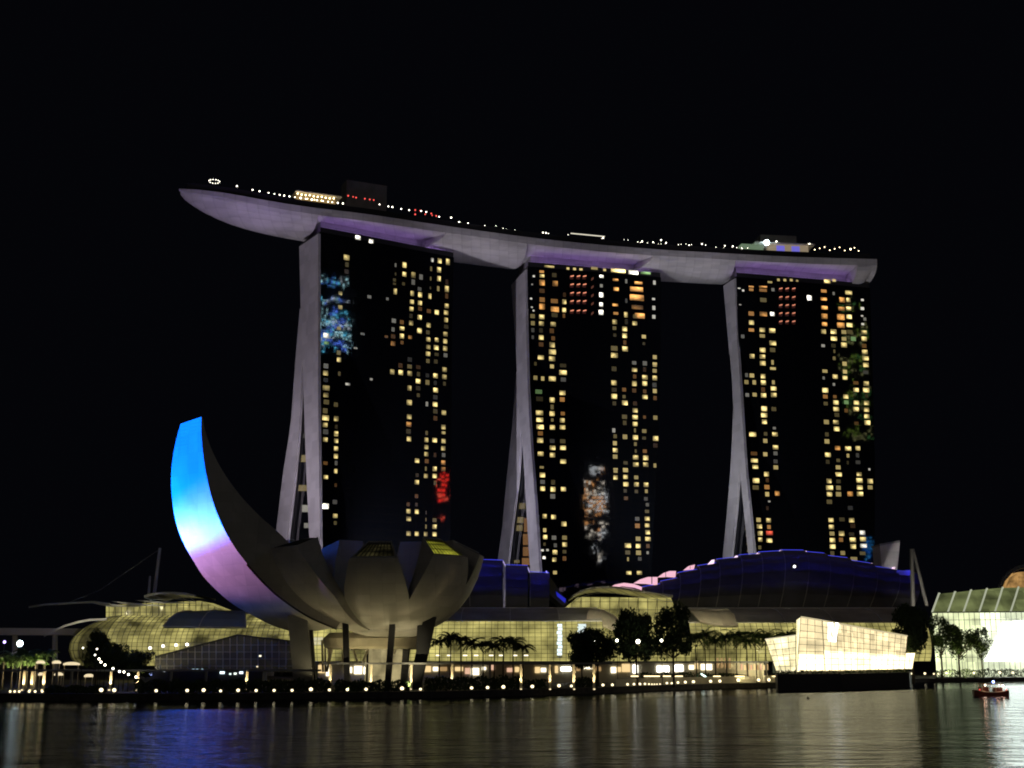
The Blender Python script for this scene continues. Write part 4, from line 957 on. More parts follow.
MB().prism([at(x, y, 468) for x, y in ((556, 591.5), (566, 599), (565, 603), (557, 596))], (0, .4, 0)).build('blue_panel', emit('blue_panel', (.03, .04, 1), .45), L)
for a, b_ in (((503, 561), (505.5, 566)), ((527.5, 567), (530, 573)), ((546, 571), (548, 574))): MB().tube(at(*a, 489), at(*b_, 489), .3, .3, 4).build('step_light', emit('pale_violet', (.6, .5, 1), .7), L)
segs = [(642, 588, 660, 585), (660, 582.5, 677, 579), (677, 574, 697, 570.5), (697, 567, 716, 564), (716, 560.5, 738, 558), (738, 556.3, 758, 554.6), (758, 553.4, 780, 552), (780, 551.2, 803, 551.4), (803, 552.6, 824, 554.4), (824, 556.4, 847, 559), (847, 561, 870, 564.4), (870, 567, 892, 570), (892, 571.6, 913, 573)]
Rf = stepped('long blue lit roof of rising and falling scallops with a light bead at every step', segs, 500, 607, 50)
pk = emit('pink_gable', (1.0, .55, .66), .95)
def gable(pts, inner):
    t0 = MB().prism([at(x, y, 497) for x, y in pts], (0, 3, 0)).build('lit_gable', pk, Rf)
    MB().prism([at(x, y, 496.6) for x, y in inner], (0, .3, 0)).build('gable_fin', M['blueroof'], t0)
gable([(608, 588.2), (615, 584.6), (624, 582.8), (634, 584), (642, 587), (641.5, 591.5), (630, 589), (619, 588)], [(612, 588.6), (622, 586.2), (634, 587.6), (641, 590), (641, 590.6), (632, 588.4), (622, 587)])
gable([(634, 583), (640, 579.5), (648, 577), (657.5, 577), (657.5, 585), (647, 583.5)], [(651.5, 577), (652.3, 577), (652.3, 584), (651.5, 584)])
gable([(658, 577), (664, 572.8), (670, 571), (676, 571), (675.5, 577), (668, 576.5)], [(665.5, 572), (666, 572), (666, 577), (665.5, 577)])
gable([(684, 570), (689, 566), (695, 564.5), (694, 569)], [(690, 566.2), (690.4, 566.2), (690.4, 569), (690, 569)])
for (x, y, s_) in ((711, 562.5, 1.2), (735, 557.8, .95), (757, 554.4, .9), (780, 551.6, .75), (804, 553, .9), (825, 557.5, .7), (847.5, 561, .9), (870, 565, .8), (893, 568.6, .8)):
    t0 = MB().prism([at(x - 3 * s_, y + 2.0 * s_, 498), at(x + 1 * s_, y - 2.2 * s_, 498), at(x + 3 * s_, y - 2.4 * s_, 498), at(x + 2.4 * s_, y + 1 * s_, 498), at(x - 1.2 * s_, y + 2.4 * s_, 498)], (0, 2, 0)).build('step_light', emit('step_glow', (1, .7, .95), 1.4), Rf)
MB().ball(at(794.5, 566.5, 452), .45, 1, 6, 4).build('step_light', M['lampwhite'], Rf)
MB().prism([at(x, y, 470) for x, y in ((897, 571), (913, 570), (914, 600), (898, 604))], (0, 1, 0)).build('end_wall', M['concrete'], Rf)

# ------------------------------------------------------------------ crystal pavilion on its barge
cp = thing('crystal_pavilion', 'brilliant faceted glass pavilion standing on a dark base in the water', 'pavilion', (at(840, 680, 360).x, 360, 0))
def xyz(px, py, Y): return at(px, py, Y)
g_top = lit_glass('pavilion_glass', (1, .82, .46), 1.15, (2.2, 2.2), .7, 1.25, .2)
g_hot = lit_glass('pavilion_white', (1, .86, .48), 2.8, (2.2, 2.2), .75, 1.2, .2)
g_left = lit_glass('pavilion_pale', (1, .88, .5), 1.5, (2.2, 2.2), .6, 1.3, .25)
def facet(c, glass, nx, ny, split=None, name='facet', tb=.07):
    """c: corners top-left, top-right, bottom-right, bottom-left"""
    tl, tr, br, bl = c
    f = lambda u, v: tl.lerp(tr, u).lerp(bl.lerp(br, u), v)
    n_ = (tr - tl).cross(bl - tl).normalized(); n_ = n_ if n_.y < 0 else -n_
    if split:
        MB().grid([[f(u / 8, v * split / 4) for u in range(9)] for v in range(5)]).build(name, glass, cp)
        MB().grid([[f(u / 8, split + (1 - split) * v / 4) for u in range(9)] for v in range(5)]).build(name, g_hot, cp)
    else: MB().grid([[f(u / 8, v / 8) for u in range(9)] for v in range(9)]).build(name, glass, cp)
    b_ = MB()
    for k in range(nx + 1): b_.tube(f(k / nx, 0) + n_ * .1, f(k / nx, 1) + n_ * .1, tb, tb, 4)
    for k in range(ny + 1): b_.tube(f(0, k / ny) + n_ * .1, f(1, k / ny) + n_ * .1, tb, tb, 4)
    b_.build('mullions', mat('bronze_bars', (.16, .12, .06), .5), cp)
    return f
a = xyz(801, 617, 352); b_ = xyz(907, 636, 386); c = xyz(904, 669, 384); d = xyz(797, 672, 350)
mid_t = xyz(822, 620.5, 348); mid_b = xyz(825, 671, 346)
facet([a, mid_t, mid_b, d], g_top, 3, 8, .68)
fmain = facet([mid_t, b_, c, mid_b], g_top, 13, 8, .6)
p1 = xyz(765.5, 639.5, 362); p2 = xyz(796, 635.5, 352); p3 = xyz(796, 672.2, 350); p4 = xyz(777, 672.5, 358)
facet([p1, p2, p3, p4], g_left, 4, 6)
facet([xyz(905, 653, 388), xyz(915, 653, 392), xyz(912, 669, 391), xyz(904.5, 669, 386)], g_hot, 2, 2)
facet([xyz(796.5, 620, 362), a, d, xyz(796.5, 672, 356)], g_left, 1, 8)
# roof planes and back
bk = [xyz(801, 624, 385), xyz(903, 639, 412)]
MB().poly([a, mid_t, b_, bk[1], bk[0]]).build('roof_plane', M['grey'], cp)
MB().poly([bk[0], bk[1], Vector((bk[1].x, bk[1].y, 3)), Vector((bk[0].x, bk[0].y, 3))]).build('back_wall', M['cream'], cp)
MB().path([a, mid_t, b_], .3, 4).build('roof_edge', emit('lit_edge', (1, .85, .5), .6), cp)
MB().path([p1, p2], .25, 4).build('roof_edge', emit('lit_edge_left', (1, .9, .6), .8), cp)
# the bright monogram: an L crossed by a V
ex = (fmain(1, .5) - fmain(0, .5)).normalized(); o_ = at(833.5, 632, 344); ez = Vector((0, 0, 1))
mg = MB()
def stroke(x0, z0, x1, z1, w_):
    d_ = (Vector((x1 - x0, z1 - z0)).normalized()); px_, pz_ = -d_.y * w_, d_.x * w_
    mg.prism([o_ + ex * (x0 + px_) + ez * (z0 + pz_), o_ + ex * (x1 + px_) + ez * (z1 + pz_), o_ + ex * (x1 - px_) + ez * (z1 - pz_), o_ + ex * (x0 - px_) + ez * (z0 - pz_)], (0, .3, 0))
stroke(-1.9, 1.9, -2.5, -2.1, .62); stroke(-2.8, -2.0, 1.2, -2.0, .55); stroke(-.8, 2.2, .8, -1.2, .65); stroke(2.5, 2.2, .8, -1.2, .6); stroke(-2.7, 1.9, -.8, 1.9, .4); stroke(1.4, 2.1, 3.2, 2.1, .4)
mg.build('lit_monogram', emit('monogram_light', (1, .98, .9), 5), cp)
# dark base
bs = [ground_at(778, 344, 0), ground_at(842, 346, 0), ground_at(910, 384, 0), ground_at(912, 395, 0), ground_at(800, 395, 0), ground_at(776, 366, 0)]
MB().prism([p - Vector((0, 0, .8)) for p in bs], (0, 0, 5.2)).build('base', M['dark'], cp)
hd = MB()
rnd = random.Random(3)
for i in range(900):
    u = rnd.random() * 2
    p = (bs[0].lerp(bs[1], u) if u < 1 else bs[1].lerp(bs[2], u - 1)) + Vector((0, rnd.uniform(.1, 1.2), 4.4 + rnd.uniform(-.1, .75)))
    v = Vector((rnd.uniform(-.3, .3), rnd.uniform(-.1, .1), rnd.uniform(-.3, .3))); u2 = Vector((rnd.uniform(-.3, .3), rnd.uniform(-.2, .2), .25))
    hd.poly([p, p + v, p + v + u2, p + u2])
o = hd.build('hedge', M['leaf'], cp)

# ------------------------------------------------------------------ bright convention hall on the right
gw = lit_glass('bright_hall_glass', (.84, .92, .62), 1.5, (4, 3), .45, 1.5, .06)
xc0, xc1 = at(932, 640, 540).x, at(1110, 640, 540).x
ch = thing('convention_hall', 'very bright glass hall on the far right with white curved roof ribs', 'hall', ((xc0 + xc1) / 2, 540, GZ))
z_e = at(960, 612, 540).z
ctrl = [(932, 598), (945, 596), (975, 591.5), (1005, 588.5), (1030, 588), (1110, 588)]
def yridge(px):
    for (xa, ya), (xb, yb) in zip(ctrl, ctrl[1:]):
        if xa <= px <= xb: return ya + (yb - ya) * (px - xa) / (xb - xa)
    return 588
pxs = [932 + (1110 - 932) * k / 34 for k in range(35)]
eave = [at(p, 612.5 - (p - 932) * .008, 540) for p in pxs]; ridge = [at(p + 8, yridge(min(p + 8, 1109)), 566) for p in pxs]
qm = [a_.lerp(b_, .55) + Vector((0, -4, 4)) for a_, b_ in zip(eave, ridge)]
rows = [eave, [a_.lerp(b_, .3) + Vector((0, -2.8, 2.6)) for a_, b_ in zip(eave, ridge)], qm, [a_.lerp(b_, .8) + Vector((0, -2, 2.2)) for a_, b_ in zip(eave, ridge)], ridge]
MB().grid(rows).build('roof_glass', lit_glass('roof_glass_lit', (.45, .52, .2), .26, (6, 4), .4, 1.7, .08), ch)
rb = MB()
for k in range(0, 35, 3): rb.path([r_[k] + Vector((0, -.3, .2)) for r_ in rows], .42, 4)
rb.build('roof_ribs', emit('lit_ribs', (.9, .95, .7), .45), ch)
MB().path([p + Vector((0, -.4, 0)) for p in eave], .35, 4).build('eave', M['grey'], ch)
def gz(p): return Vector((p.x, p.y, GZ))
MB().grid([eave[:10], [gz(p) for p in eave[:10]]]).build('glass_front', lit_glass('hall_glass_left', (.74, .8, .46), 1.3, (4, 3), .35, 1.6, .07), ch)
MB().grid([eave[9:], [gz(p) for p in eave[9:]]]).build('glass_front', gw, ch)
b0, b1 = at(990, 618, 538.8), at(1090, 662, 538.8)
MB().prism([at(x, y, 538.6) for x, y in ((1003, 622), (1075, 618), (1080, 661), (985, 661), (996, 640))], (0, .3, 0)).build('lit_portal', emit('portal_light', (.93, 1, .88), 9), ch)
bars = MB()
for k in range(0, 35): bars.tube(eave[k] + Vector((0, -.2, 0)), gz(eave[k]) + Vector((0, -.2, 0)), .12, .12, 4)
for f in (.12, .3, .5, .7): bars.path([p.lerp(gz(p), f) + Vector((0, -.2, 0)) for p in eave], .12, 4)
bars.build('glazing_bars', M['grey'], ch)
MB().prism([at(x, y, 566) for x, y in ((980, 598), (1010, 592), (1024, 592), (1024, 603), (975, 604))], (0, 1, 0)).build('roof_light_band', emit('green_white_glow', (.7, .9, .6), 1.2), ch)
e_end = [eave[-1], gz(eave[-1]), Vector((ridge[-1].x, ridge[-1].y, GZ)), ridge[-1]] + [r_[-1] for r_ in rows[3:0:-1]]
MB().poly(e_end).build('end_glass', gw, ch)
MB().grid([[p for p in ridge], [Vector((p.x, p.y, GZ)) for p in ridge]]).build('back_wall', M['grey'], ch)
t = thing('far_dome', 'far round roofed building with orange windows at the right edge', 'building', at(1030, 600, 640))
dm = [(998, 592), (1003, 580), (1010, 572), (1020, 567), (1032, 566), (1046, 569), (1056, 578), (1062, 592)]
MB().path([at(x, y, 640) for x, y in dm], 1.1, 6).build('arch', M['grey'], t)
MB().prism([at(x, y, 645) for x, y in ((1006, 590), (1012, 577), (1020, 572), (1034, 571), (1048, 576), (1054, 590))], (0, 10, 0)).build('glass_wall', lit_glass('orange_glass', (1, .55, .18), .35, (3, 3), .2, 1.7, .2), t)
# ------------------------------------------------------------------ covered walkway on lit columns along the museum shore
M['uplight'] = emit('uplight_lens', (1, .8, .45), 1.5)
def walkway(label, x0, x1, Y, ytop, cols, dim=()):
    root = thing('covered_walkway', label, 'walkway', (at(x0, ytop, Y).x, Y, GZ))
    a, b_ = at(x0, ytop, Y), at(x1, ytop, Y)
    MB().prism([a, b_, b_ + Vector((0, 5, 0)), a + Vector((0, 5, 0))], (0, 0, .45)).build('roof', M['grey'], root)
    for x in cols:
        p = at(x, ytop, Y); MB().box((p.x, Y + 1.2, (p.z + GZ) / 2), (.55, .55, p.z - GZ)).build('column', M['cream'], root)
        q_ = Vector((p.x, Y + .7, GZ + .1)); MB().box(q_ + Vector((0, -.5, .1)), (.4, .3, .25)).build('uplight', M['uplight'], root)
        d = bpy.data.lights.new('column_uplight', 'SPOT'); d.energy = 2400; d.color = (1, .78, .42); d.spot_size = R(50); d.spot_blend = 1; d.shadow_soft_size = .1
        o = bpy.data.objects.new('column_uplight', d); C.objects.link(o); o.location = q_ + Vector((0, -.75, .35)); o.rotation_euler = (Vector((p.x, Y + 1.0, p.z - 1.5)) - o.location).to_track_quat('-Z', 'Y').to_euler()
    for x in dim:
        p = at(x, ytop, Y); MB().box((p.x, Y + 1.2, (p.z + GZ) / 2), (.5, .5, p.z - GZ)).build('column', M['grey'], root)
    return root
walkway('thin flat walkway roof on lit columns, left part in front of the dark pavilion', 0, 318, 292, 671.5, (23, 31, 43, 110, 137, 246), (55, 70, 170, 205))
walkway('thin flat walkway roof on lit columns, from under the lotus building to the dark trees', 322, 612, 300, 664.5, (330, 371, 411, 452, 521, 550, 574, 594), (490,))
# promenade deck on the right with a lit low wall
t = thing('promenade_terrace', 'raised promenade terrace with a lit stone wall left of the crystal pavilion', 'terrace', ground_at(690, 385, GZ))
tp = [ground_at(p, shoreY(p) + 14, GZ) for p in (616, 650, 690, 730, 775)]
m = MB(); tb = [p + Vector((4, 25, 0)) for p in tp]
m.grid([[p + Vector((0, 0, 1.9)) for p in tp], tp]); m.grid([[p + Vector((0, 0, 1.9)) for p in tp], [p + Vector((0, 0, 1.9)) for p in tb]]); m.build('wall', M['cream'], t)
for px in (635, 648, 656, 667, 679, 717, 738.5, 741, 761, 775):
    p = at(px, 676.8, shoreY(px) + 13.2); MB().prism([p + Vector((-1.1, 0, 0)), p + Vector((1.1, 0, 0)), p + Vector((1.1, .2, 0)), p + Vector((-1.1, .2, 0))], (0, 0, .3)).build('wall_light', emit('wall_light', (1, .8, .42), 2.6), t)

# ------------------------------------------------------------------ shop row under the halls
sh = thing('shop_row', 'long low row of brightly lit shop fronts under the glass halls', 'shops', (at(520, 670, 396).x, 396, GZ))
xa, xb = at(318, 665, 396).x, at(765, 665, 396).x
MB().box(((xa + xb) / 2, 408, 4.4), (xb - xa, 20, 6.3)).build('back_wall', M['cream'], sh)
rnd = random.Random(11)
kinds = [emit('shop_white', (1, .9, .66), 2.2), emit('shop_warm', (1, .72, .34), 1.0), emit('shop_dim', (1, .62, .26), .4), emit('shop_pink', (1, .6, .4), .8), emit('shop_hot', (1, .97, .85), 4.5)]
def shopwin(x0, x1, y0, y1, k): 
    p = at(x0, y1, 397.6); q_ = at(x1, y0, 397.6)
    MB().prism([p, Vector((q_.x, p.y, p.z)), q_ , Vector((p.x, q_.y, q_.z))], (0, .2, 0)).build('shop_window', kinds[k], sh)
for r_ in ((318,325,665,673,1),(326,330,665,676,0),(345,352,667,673,0),(354,362,666,674,0),(364,374,667,674,4),(376,384,667,674,0),(386,396,667,673,1),(402,408,667,675,0),(413,420,667,673,0),(424,431,666,672,1),(433,438,667,671,0),(440,447,667,671,2),(455,463,667,671,1),(465,470,668,674,3),(471,479,668,675,0),(482,486,667,670,0),(490,494,665,670,3),(507,513,668,672,3),(515,519,667,672,1),(535,540,667,673,1),(541,546,668,672,0),(555,558,666,673,1),(561,571,667,671,4),(576,580,667,671,2),(584,592,667,669,0),(595,601,667,671,2),
           (611,616,667,673,0),(617,621,667,672,1),(622,630,664,672,1),(633,638,665,673,4),(657,669,666,672,4),(675,683,665,671.5,4),(689,694,665,669.5,0),(695,698,661,669,1),(701,705,664,670,0),(706,712,664,670,0)): shopwin(*r_)
for x in (717, 721, 725, 729): shopwin(x, x + 1.6, 658, 668, 2)
for i in range(9): shopwin(741 + i * 3.2, 742.5 + i * 3.2, 664 + (i % 2), 670, (3, 1, 2)[i % 3])
# row of warm ceiling lamps on the hall's upper floor
for i, px in enumerate((436, 447, 463, 474, 489, 499, 513, 524)):
    p = at(px, 656, 398); MB().prism([p, p + Vector((1.3, 0, 0)), p + Vector((1.3, .3, 0)), p + Vector((0, .3, 0))], (0, 0, .35)).build('gallery_light', kinds[0], sh)
MB().box(((xa + xb) / 2, 394.5, 7.4), (xb - xa, 8, .5)).build('gallery_floor', M['grey'], sh)
# bright screen columns in the glass hall
for label, pts, mt in (('tall bluish white light column at the right end of the glass hall', (557.5, 562, 624, 656), emit('cool_screen', (.75, .92, 1), 1.5)), ('broad bluish white screen inside the glass hall beside the tall light column', (578, 586, 624, 636), emit('cool_screen_wide', (.8, .95, .95), 1.1))):
    t = thing('light_screen', label, 'screen', at((pts[0] + pts[1]) / 2, pts[3], 399))
    m = MB(); n = 9
    for k in range(n):
        y0 = pts[2] + (pts[3] - pts[2]) * k / n; y1 = y0 + (pts[3] - pts[2]) / n * .8; j = math.sin(k * 2.3) * .6
        m.prism([at(pts[0] + j, y1, 398.4), at(pts[1] + j * .5, y1, 398.4), at(pts[1] + j * .5, y0, 398.4), at(pts[0] + j, y0, 398.4)], (0, .4, 0))
    m.build('panel', mt, t); MB().box(at((pts[0] + pts[1]) / 2, pts[3] + 1, 399.2), (1.5, .4, .5)).build('foot', M['grey'], t)

# ------------------------------------------------------------------ lamps
t = thing('edge_lamp', 'round warm lamp on the low quay edge, one of the long row', 'lamp', (0, 0, 0), 'lamps along the quay edge')
MB().ball((0, 0, .6), .36, .9, 8, 6).build('globe', emit('quay_lamp', (1, .84, .5), 2.4), t); MB().tube((0, 0, 0), (0, 0, .32), .12, .09, 6).build('post', M['dark'], t)
EL = Series(t)
def edge(px, s=1.0, back=.8, z=GZ + .15):
    Y = shoreY(px) + back; EL.put(ground_at(px, Y, z), 0, s)
for px in (101, 114, 156, 187, 203.5, 220.5, 238, 256, 274, 292, 310.8, 329.3, 347.3, 366, 402, 420.5, 471.6, 487.6, 503.4, 532.3, 559, 571.4, 603, 612.4): edge(px, random.uniform(.78, 1.2))
for px in (10, 14.5, 19, 29, 35, 42): edge(px, .7)
for px, s in ((627.6, .9), (634, .9), (640, .9), (645, .85), (649, .7), (652, .6), (654.5, .55), (657, .55), (660, .55), (667, .9), (671.7, .8), (678, 1), (685.4, 1.1), (693.5, 1.2), (710.7, 1.2), (720, 1.2), (738.5, 1.5), (758.7, 1.4), (769, 1.4)): edge(px, s)
for px, s in ((911, 1.3), (925, 1.2), (934, .9), (938.5, .9), (946.5, 1.3), (974, 1.3), (1000, 1.4), (1013, 1.2)): edge(px, s, 1, GZ + 1.2)
def post_lamp(name, label, px, py, Y, r, mt, cat='street lamp', group=None, base=None):
    p = at(px, py, Y); t = thing(name, label, cat, (p.x, Y, base or GZ), group)
    MB().ball(p, r, 1, 8, 6).build('globe', mt, t)
    MB().tube((p.x, Y, base or GZ), p - Vector((0, 0, r * .8)), .09, .07, 6).build('post', M['dark'], t); return t
post_lamp('street_lamp', 'very bright cold white lamp above the green palms at far left', 20, 643.5, 318, .75, M['lampcool'])
post_lamp('street_lamp', 'small violet lamp at the far left edge', 4.5, 642, 330, .4, emit('violet_lamp', (.55, .4, 1), 3))
for px, py in ((99, 659), (101, 662), (105, 665), (113, 668.5), (119.5, 671.5), (124, 672), (128.5, 674.5), (136, 677), (95, 655), (97, 649), (83, 648)):
    post_lamp('path_lamp', 'small warm lamp in the falling line beside the dark left trees', px, py, 284 + (px - 95) * .1, .24 if py > 655 else .18, M['lampwhite'], 'path lamp', 'path lamps falling to the quay')
for px, py, lab in ((617, 640.5, 'white lamp against the leaves of the low wide dark tree'), (638, 641.5, 'brightest white lamp before the left of the two tall dark trees'), (661.5, 640.5, 'faint white lamp between the two tall dark trees'), (595.5, 640.5, 'small lamp on the left side of the low wide dark tree')):
    post_lamp('street_lamp', lab, px, py, 343, .38 if px != 638 else .55, M['lampwhite'])
for i, (px, py) in enumerate(((150, 648), (163, 646), (176, 645), (187, 644.5))):
    p = at(px, py, 407.5); t = thing('hall_lamp', 'small white lamp hanging before the left vault', 'lamp', p, 'lamps before the left vault')
    MB().ball(p, .45, 1, 6, 4).build('globe', M['lampwhite'], t); MB().tube(p + Vector((0, 0, .3)), p + Vector((0, 3.4, 1.3)), .06).build('bracket', M['dark'], t)
# lit canopies at far left
for x0, x1, y, lab in ((36, 42, 662, 'small glowing awning second from the left, near the green palms'), (52, 58, 662, 'small glowing awning left of the long arched one'), (63, 77, 663.5, 'long arched glowing awning at far left'), (38, 42, 674, 'low glowing awning under the green palms'), (54, 60, 674, 'low glowing awning beside a dim post'), (84, 91, 675.5, 'tilted glowing awning right of the others')):
    Y = 296; p = at((x0 + x1) / 2, y, Y); t = thing('lit_awning', lab, 'awning', (p.x, Y, GZ))
    a_ = [at(x0 + (x1 - x0) * k / 6, y + 1.6 * ((k / 3 - 1) ** 2), Y) for k in range(7)]
    m = MB().grid([a_, [q_ + Vector((0, 0, .35)) for q_ in a_], [q_ + Vector((0, 2, .35)) for q_ in a_], [q_ + Vector((0, 2, 0)) for q_ in a_]], True); m.poly([a_[0], a_[0] + Vector((0, 0, .35)), a_[0] + Vector((0, 2, .35)), a_[0] + Vector((0, 2, 0))])
    m.build('cloth', emit('awning_glow', (1, .82, .5), .9), t)
    ps = MB()
    for q_ in (a_[0], a_[-1]): ps.tube((q_.x, Y + 1, GZ), (q_.x, Y + 1, q_.z), .1)
    ps.build('posts', M['cream'], t)
# coloured little shop lights behind the left walkway
t = thing('kiosk', 'low dark kiosk with small blue and white lights left of the lotus building', 'kiosk', ground_at(220, 330, GZ))
p0, p1 = ground_at(140, 330, GZ), ground_at(262, 330, GZ)
MB().prism([p0, p1, p1 + Vector((0, 6, 0)), p0 + Vector((0, 6, 0))], (0, 0, 4.2)).build('hut', M['dark'], t)
for x, y, s_, col, st_ in ((150.5, 674.5, 1.6, (.4, .5, 1), 1.5), (141, 673, 1.4, (.2, .3, 1), 1), (193, 669.5, .8, (.6, .9, 1), 1), (197, 669.5, .8, (.6, .9, 1), 1.2), (202, 669.5, .8, (.6, .9, 1), 1), (222, 673, 2.4, (.75, .95, 1), 2.5), (230, 674, 1, (.8, 1, .9), 1.5), (235, 673.8, 1.4, (.9, 1, .9), 1.6), (241, 673, 2, (.8, .9, 1), 2), (164, 671, .7, (.8, .9, 1), .8), (260, 656, 1.2, (1, .9, .7), 1.4), (257, 666.5, .8, (1, .8, .5), 1.2)):
    p = at(x, y, 329.4); MB().prism([p + Vector((-s_ * .22, 0, -.2)), p + Vector((s_ * .22, 0, -.2)), p + Vector((s_ * .22, 0, .2 * s_)), p + Vector((-s_ * .22, 0, .2 * s_))], (0, .5, 0)).build('sign_light', emit('sign_light', col, st_), t)

# ------------------------------------------------------------------ trees
def leaves(m, c, rad, n, s, rnd):
    for _ in range(n):
        while True:
            v = Vector((rnd.uniform(-1, 1), rnd.uniform(-1, 1), rnd.uniform(-1, 1)))
            if v.length <= 1: break
        p = c + Vector((v.x * rad.x, v.y * rad.y, v.z * rad.z))
        a = Vector((rnd.gauss(0, 1), rnd.gauss(0, 1), rnd.gauss(0, 1))).normalized() * s * rnd.uniform(.6, 1.3)
        b_ = a.orthogonal().normalized() * s * rnd.uniform(.35, .7)
        m.poly([p - a * .5, p + b_ * .5, p + a * .5, p - b_ * .5])
def broad_proto(seed, H=10.0, Wd=5.0, trunk_h=4.1, ncl=44, lf=None):
    rnd = random.Random(seed); t = thing('broadleaf_tree', 'dark spreading tree', 'tree')
    tr = MB(); tr.tube((0, 0, -.2), (0, 0, trunk_h), .28, .2, 7)
    cr = MB()
    for k in range(ncl):
        a = rnd.uniform(0, 2 * math.pi); r = Wd * math.sqrt(rnd.random()) * .85; zz = trunk_h + (H - trunk_h) * rnd.uniform(.04, .9)
        f = 1 - .5 * abs((zz - trunk_h) / (H - trunk_h) - .4); c = Vector((r * f * math.cos(a), r * f * math.sin(a), zz))
        if k < 9: tr.tube((0, 0, trunk_h * .85), c, .12, .03, 5)
        q_ = rnd.uniform(.9, 1.8); leaves(cr, c, Vector((q_ * 1.15, q_ * 1.15, q_ * .8)), 100, .72, rnd)
    tr.build('trunk', M['bark'], t); cr.build('crown', lf or M['leaf'], t); return t
def palm_proto(seed, H, mt, nf=15, fl=3.2, label='palm'):
    rnd = random.Random(seed); t = thing('palm_tree', label, 'palm')
    tr = MB(); bend = rnd.uniform(-.4, .4); pts = [Vector((bend * (k / 6) ** 2, 0, H * k / 6 - .1)) for k in range(7)]
    for k in range(6): tr.tube(pts[k], pts[k + 1], .2 - .015 * k, .2 - .015 * (k + 1), 7)
    cr = MB()
    for f in range(nf):
        a = 2 * math.pi * f / nf + rnd.uniform(-.2, .2); el = rnd.uniform(.1, 1.1); dr = rnd.uniform(.55, .95)
        sp_ = []; p = pts[-1].copy(); d = Vector((math.cos(a) * math.cos(el), math.sin(a) * math.cos(el), math.sin(el)))
        for k in range(9):
            sp_.append(p.copy()); p = p + d * fl / 8; d = (d + Vector((0, 0, -dr * .33))).normalized()
        for k in range(8):
            cr.tube(sp_[k], sp_[k + 1], .04, .03, 3); dd = (sp_[k + 1] - sp_[k]).normalized(); sd = dd.cross(Vector((0, 0, 1))).normalized()
            for sgn in (-1, 1):
                for h in (0, .5):
                    b0 = sp_[k].lerp(sp_[k + 1], h); L_ = .85 * (1 - .06 * k) * rnd.uniform(.8, 1.1); tip = b0 + sd * sgn * L_ * .8 + dd * .3 + Vector((0, 0, -L_ * .5))
                    cr.poly([b0, b0 + dd * .3, tip])
    tr.build('trunk', M['bark'], t); cr.build('crown', mt, t); return t
BR = [Series(broad_proto(s)) for s in (1, 2, 3)] + [Series(broad_proto(4, 10, 5, 4.4, 20, M['leaf_lit']))]
def tree(px, ybase, ytop, wpx, Y, label, k, group=None):
    p = ground_at(px, Y, GZ); ztop = at(px, ytop, Y).z; H = ztop - GZ; sx = wpx / F_PX * Y / 2 / 4.9
    BR[k].put(p, px * .7, (sx, sx, H / 10.0), label, group)
tree(637, 0, 611, 44, 350, 'left of the two tall dark trees in the middle', 0)
tree(674, 0, 607, 42, 352, 'right of the two tall dark trees, close to the pale roof edge', 1)
tree(598, 0, 629, 46, 345, 'low wide dark tree left of the tall pair', 2)
tree(582, 0, 633, 30, 349, 'small dark tree leaning on the low wide one, furthest left of that clump', 0)
tree(95, 0, 632, 26, 300, 'round dark tree standing before the left vault, tallest of its clump', 1)
tree(113, 0, 644, 34, 298, 'middle dark tree of the left clump', 2)
tree(137, 0, 651, 32, 296, 'low dark tree at the right end of the left clump', 0)
tree(914, 0, 607, 38, 397, 'big dark tree right of the crystal pavilion', 2)
tree(943, 0, 618, 30, 503, 'green tree before the bright hall, nearest the big dark tree', 3)
tree(960, 0, 626, 40, 505, 'wide low tree in the middle of the bright hall front', 3)
tree(983, 0, 629, 26, 508, 'thin tree before the brightest part of the hall', 3)
tree(897, 0, 634, 26, 398, 'dark tree half hidden behind the crystal pavilion', 1)
PD_ = [Series(palm_proto(s, 11.2, M['leaf'], 22, 3.8, label='dark palm in the row before the glass hall')) for s in (5, 6)]
for i, (px, h) in enumerate(((439, 1.02), (450, 1.1), (461, 1.08), (472, .98), (483, .94), (494, .92), (503, 1.04), (513, 1.0), (523, .9))):
    PD_[i % 2].put(ground_at(px, 335 + (i % 3) * 3, GZ), i * 1.1, (1.12, 1.12, h), 'dark palm in the row before the olive lit glass hall', 'palms before the glass hall')
PG = [Series(palm_proto(s, 12.8, M['leaf_lit'], 34, 4.6, 'palm')) for s in (8, 9)]
for i, px in enumerate((697, 706, 716, 727, 737, 748, 757, 767, 778, 789)):
    PG[i % 2].put(ground_at(px, 392 + (i % 3) * 2, GZ), i * .9, (1.25, 1.25, 1.05 + .08 * math.sin(i * 2.2)), 'green lit palm in the row left of the crystal pavilion', 'palms left of the crystal pavilion')
PL = Series(palm_proto(12, 7.4, M['leaf_lit'], 26, 3.6, 'palm'))
for i, (px, h) in enumerate(((2, .9), (11, 1.05), (19, .95), (26, 1.1), (34, 1.0), (43, 1.08))):
    PL.put(ground_at(px, 310 + (i % 2) * 4, GZ), i * 1.7, (1.1, 1.1, h), 'short palm lit bright green at the far left shore', 'green palms at far left')
# small dark trees up on the sky park
SPt = Series(palm_proto(15, 3.2, M['leaf'], 9, 1.9, 'palm'))
for i, px in enumerate((396, 446, 462, 476, 498, 519, 541, 552, 566, 612, 622, 633, 641, 652, 660, 672, 684, 696, 706, 714, 722, 732, 742, 822, 836, 848)):
    SPt.put(deck(px, 7 + (i % 3) * 2, .3)[0], i, random.uniform(.8, 1.25), 'tiny dark palm on the sky park deck', 'palms on the sky park')
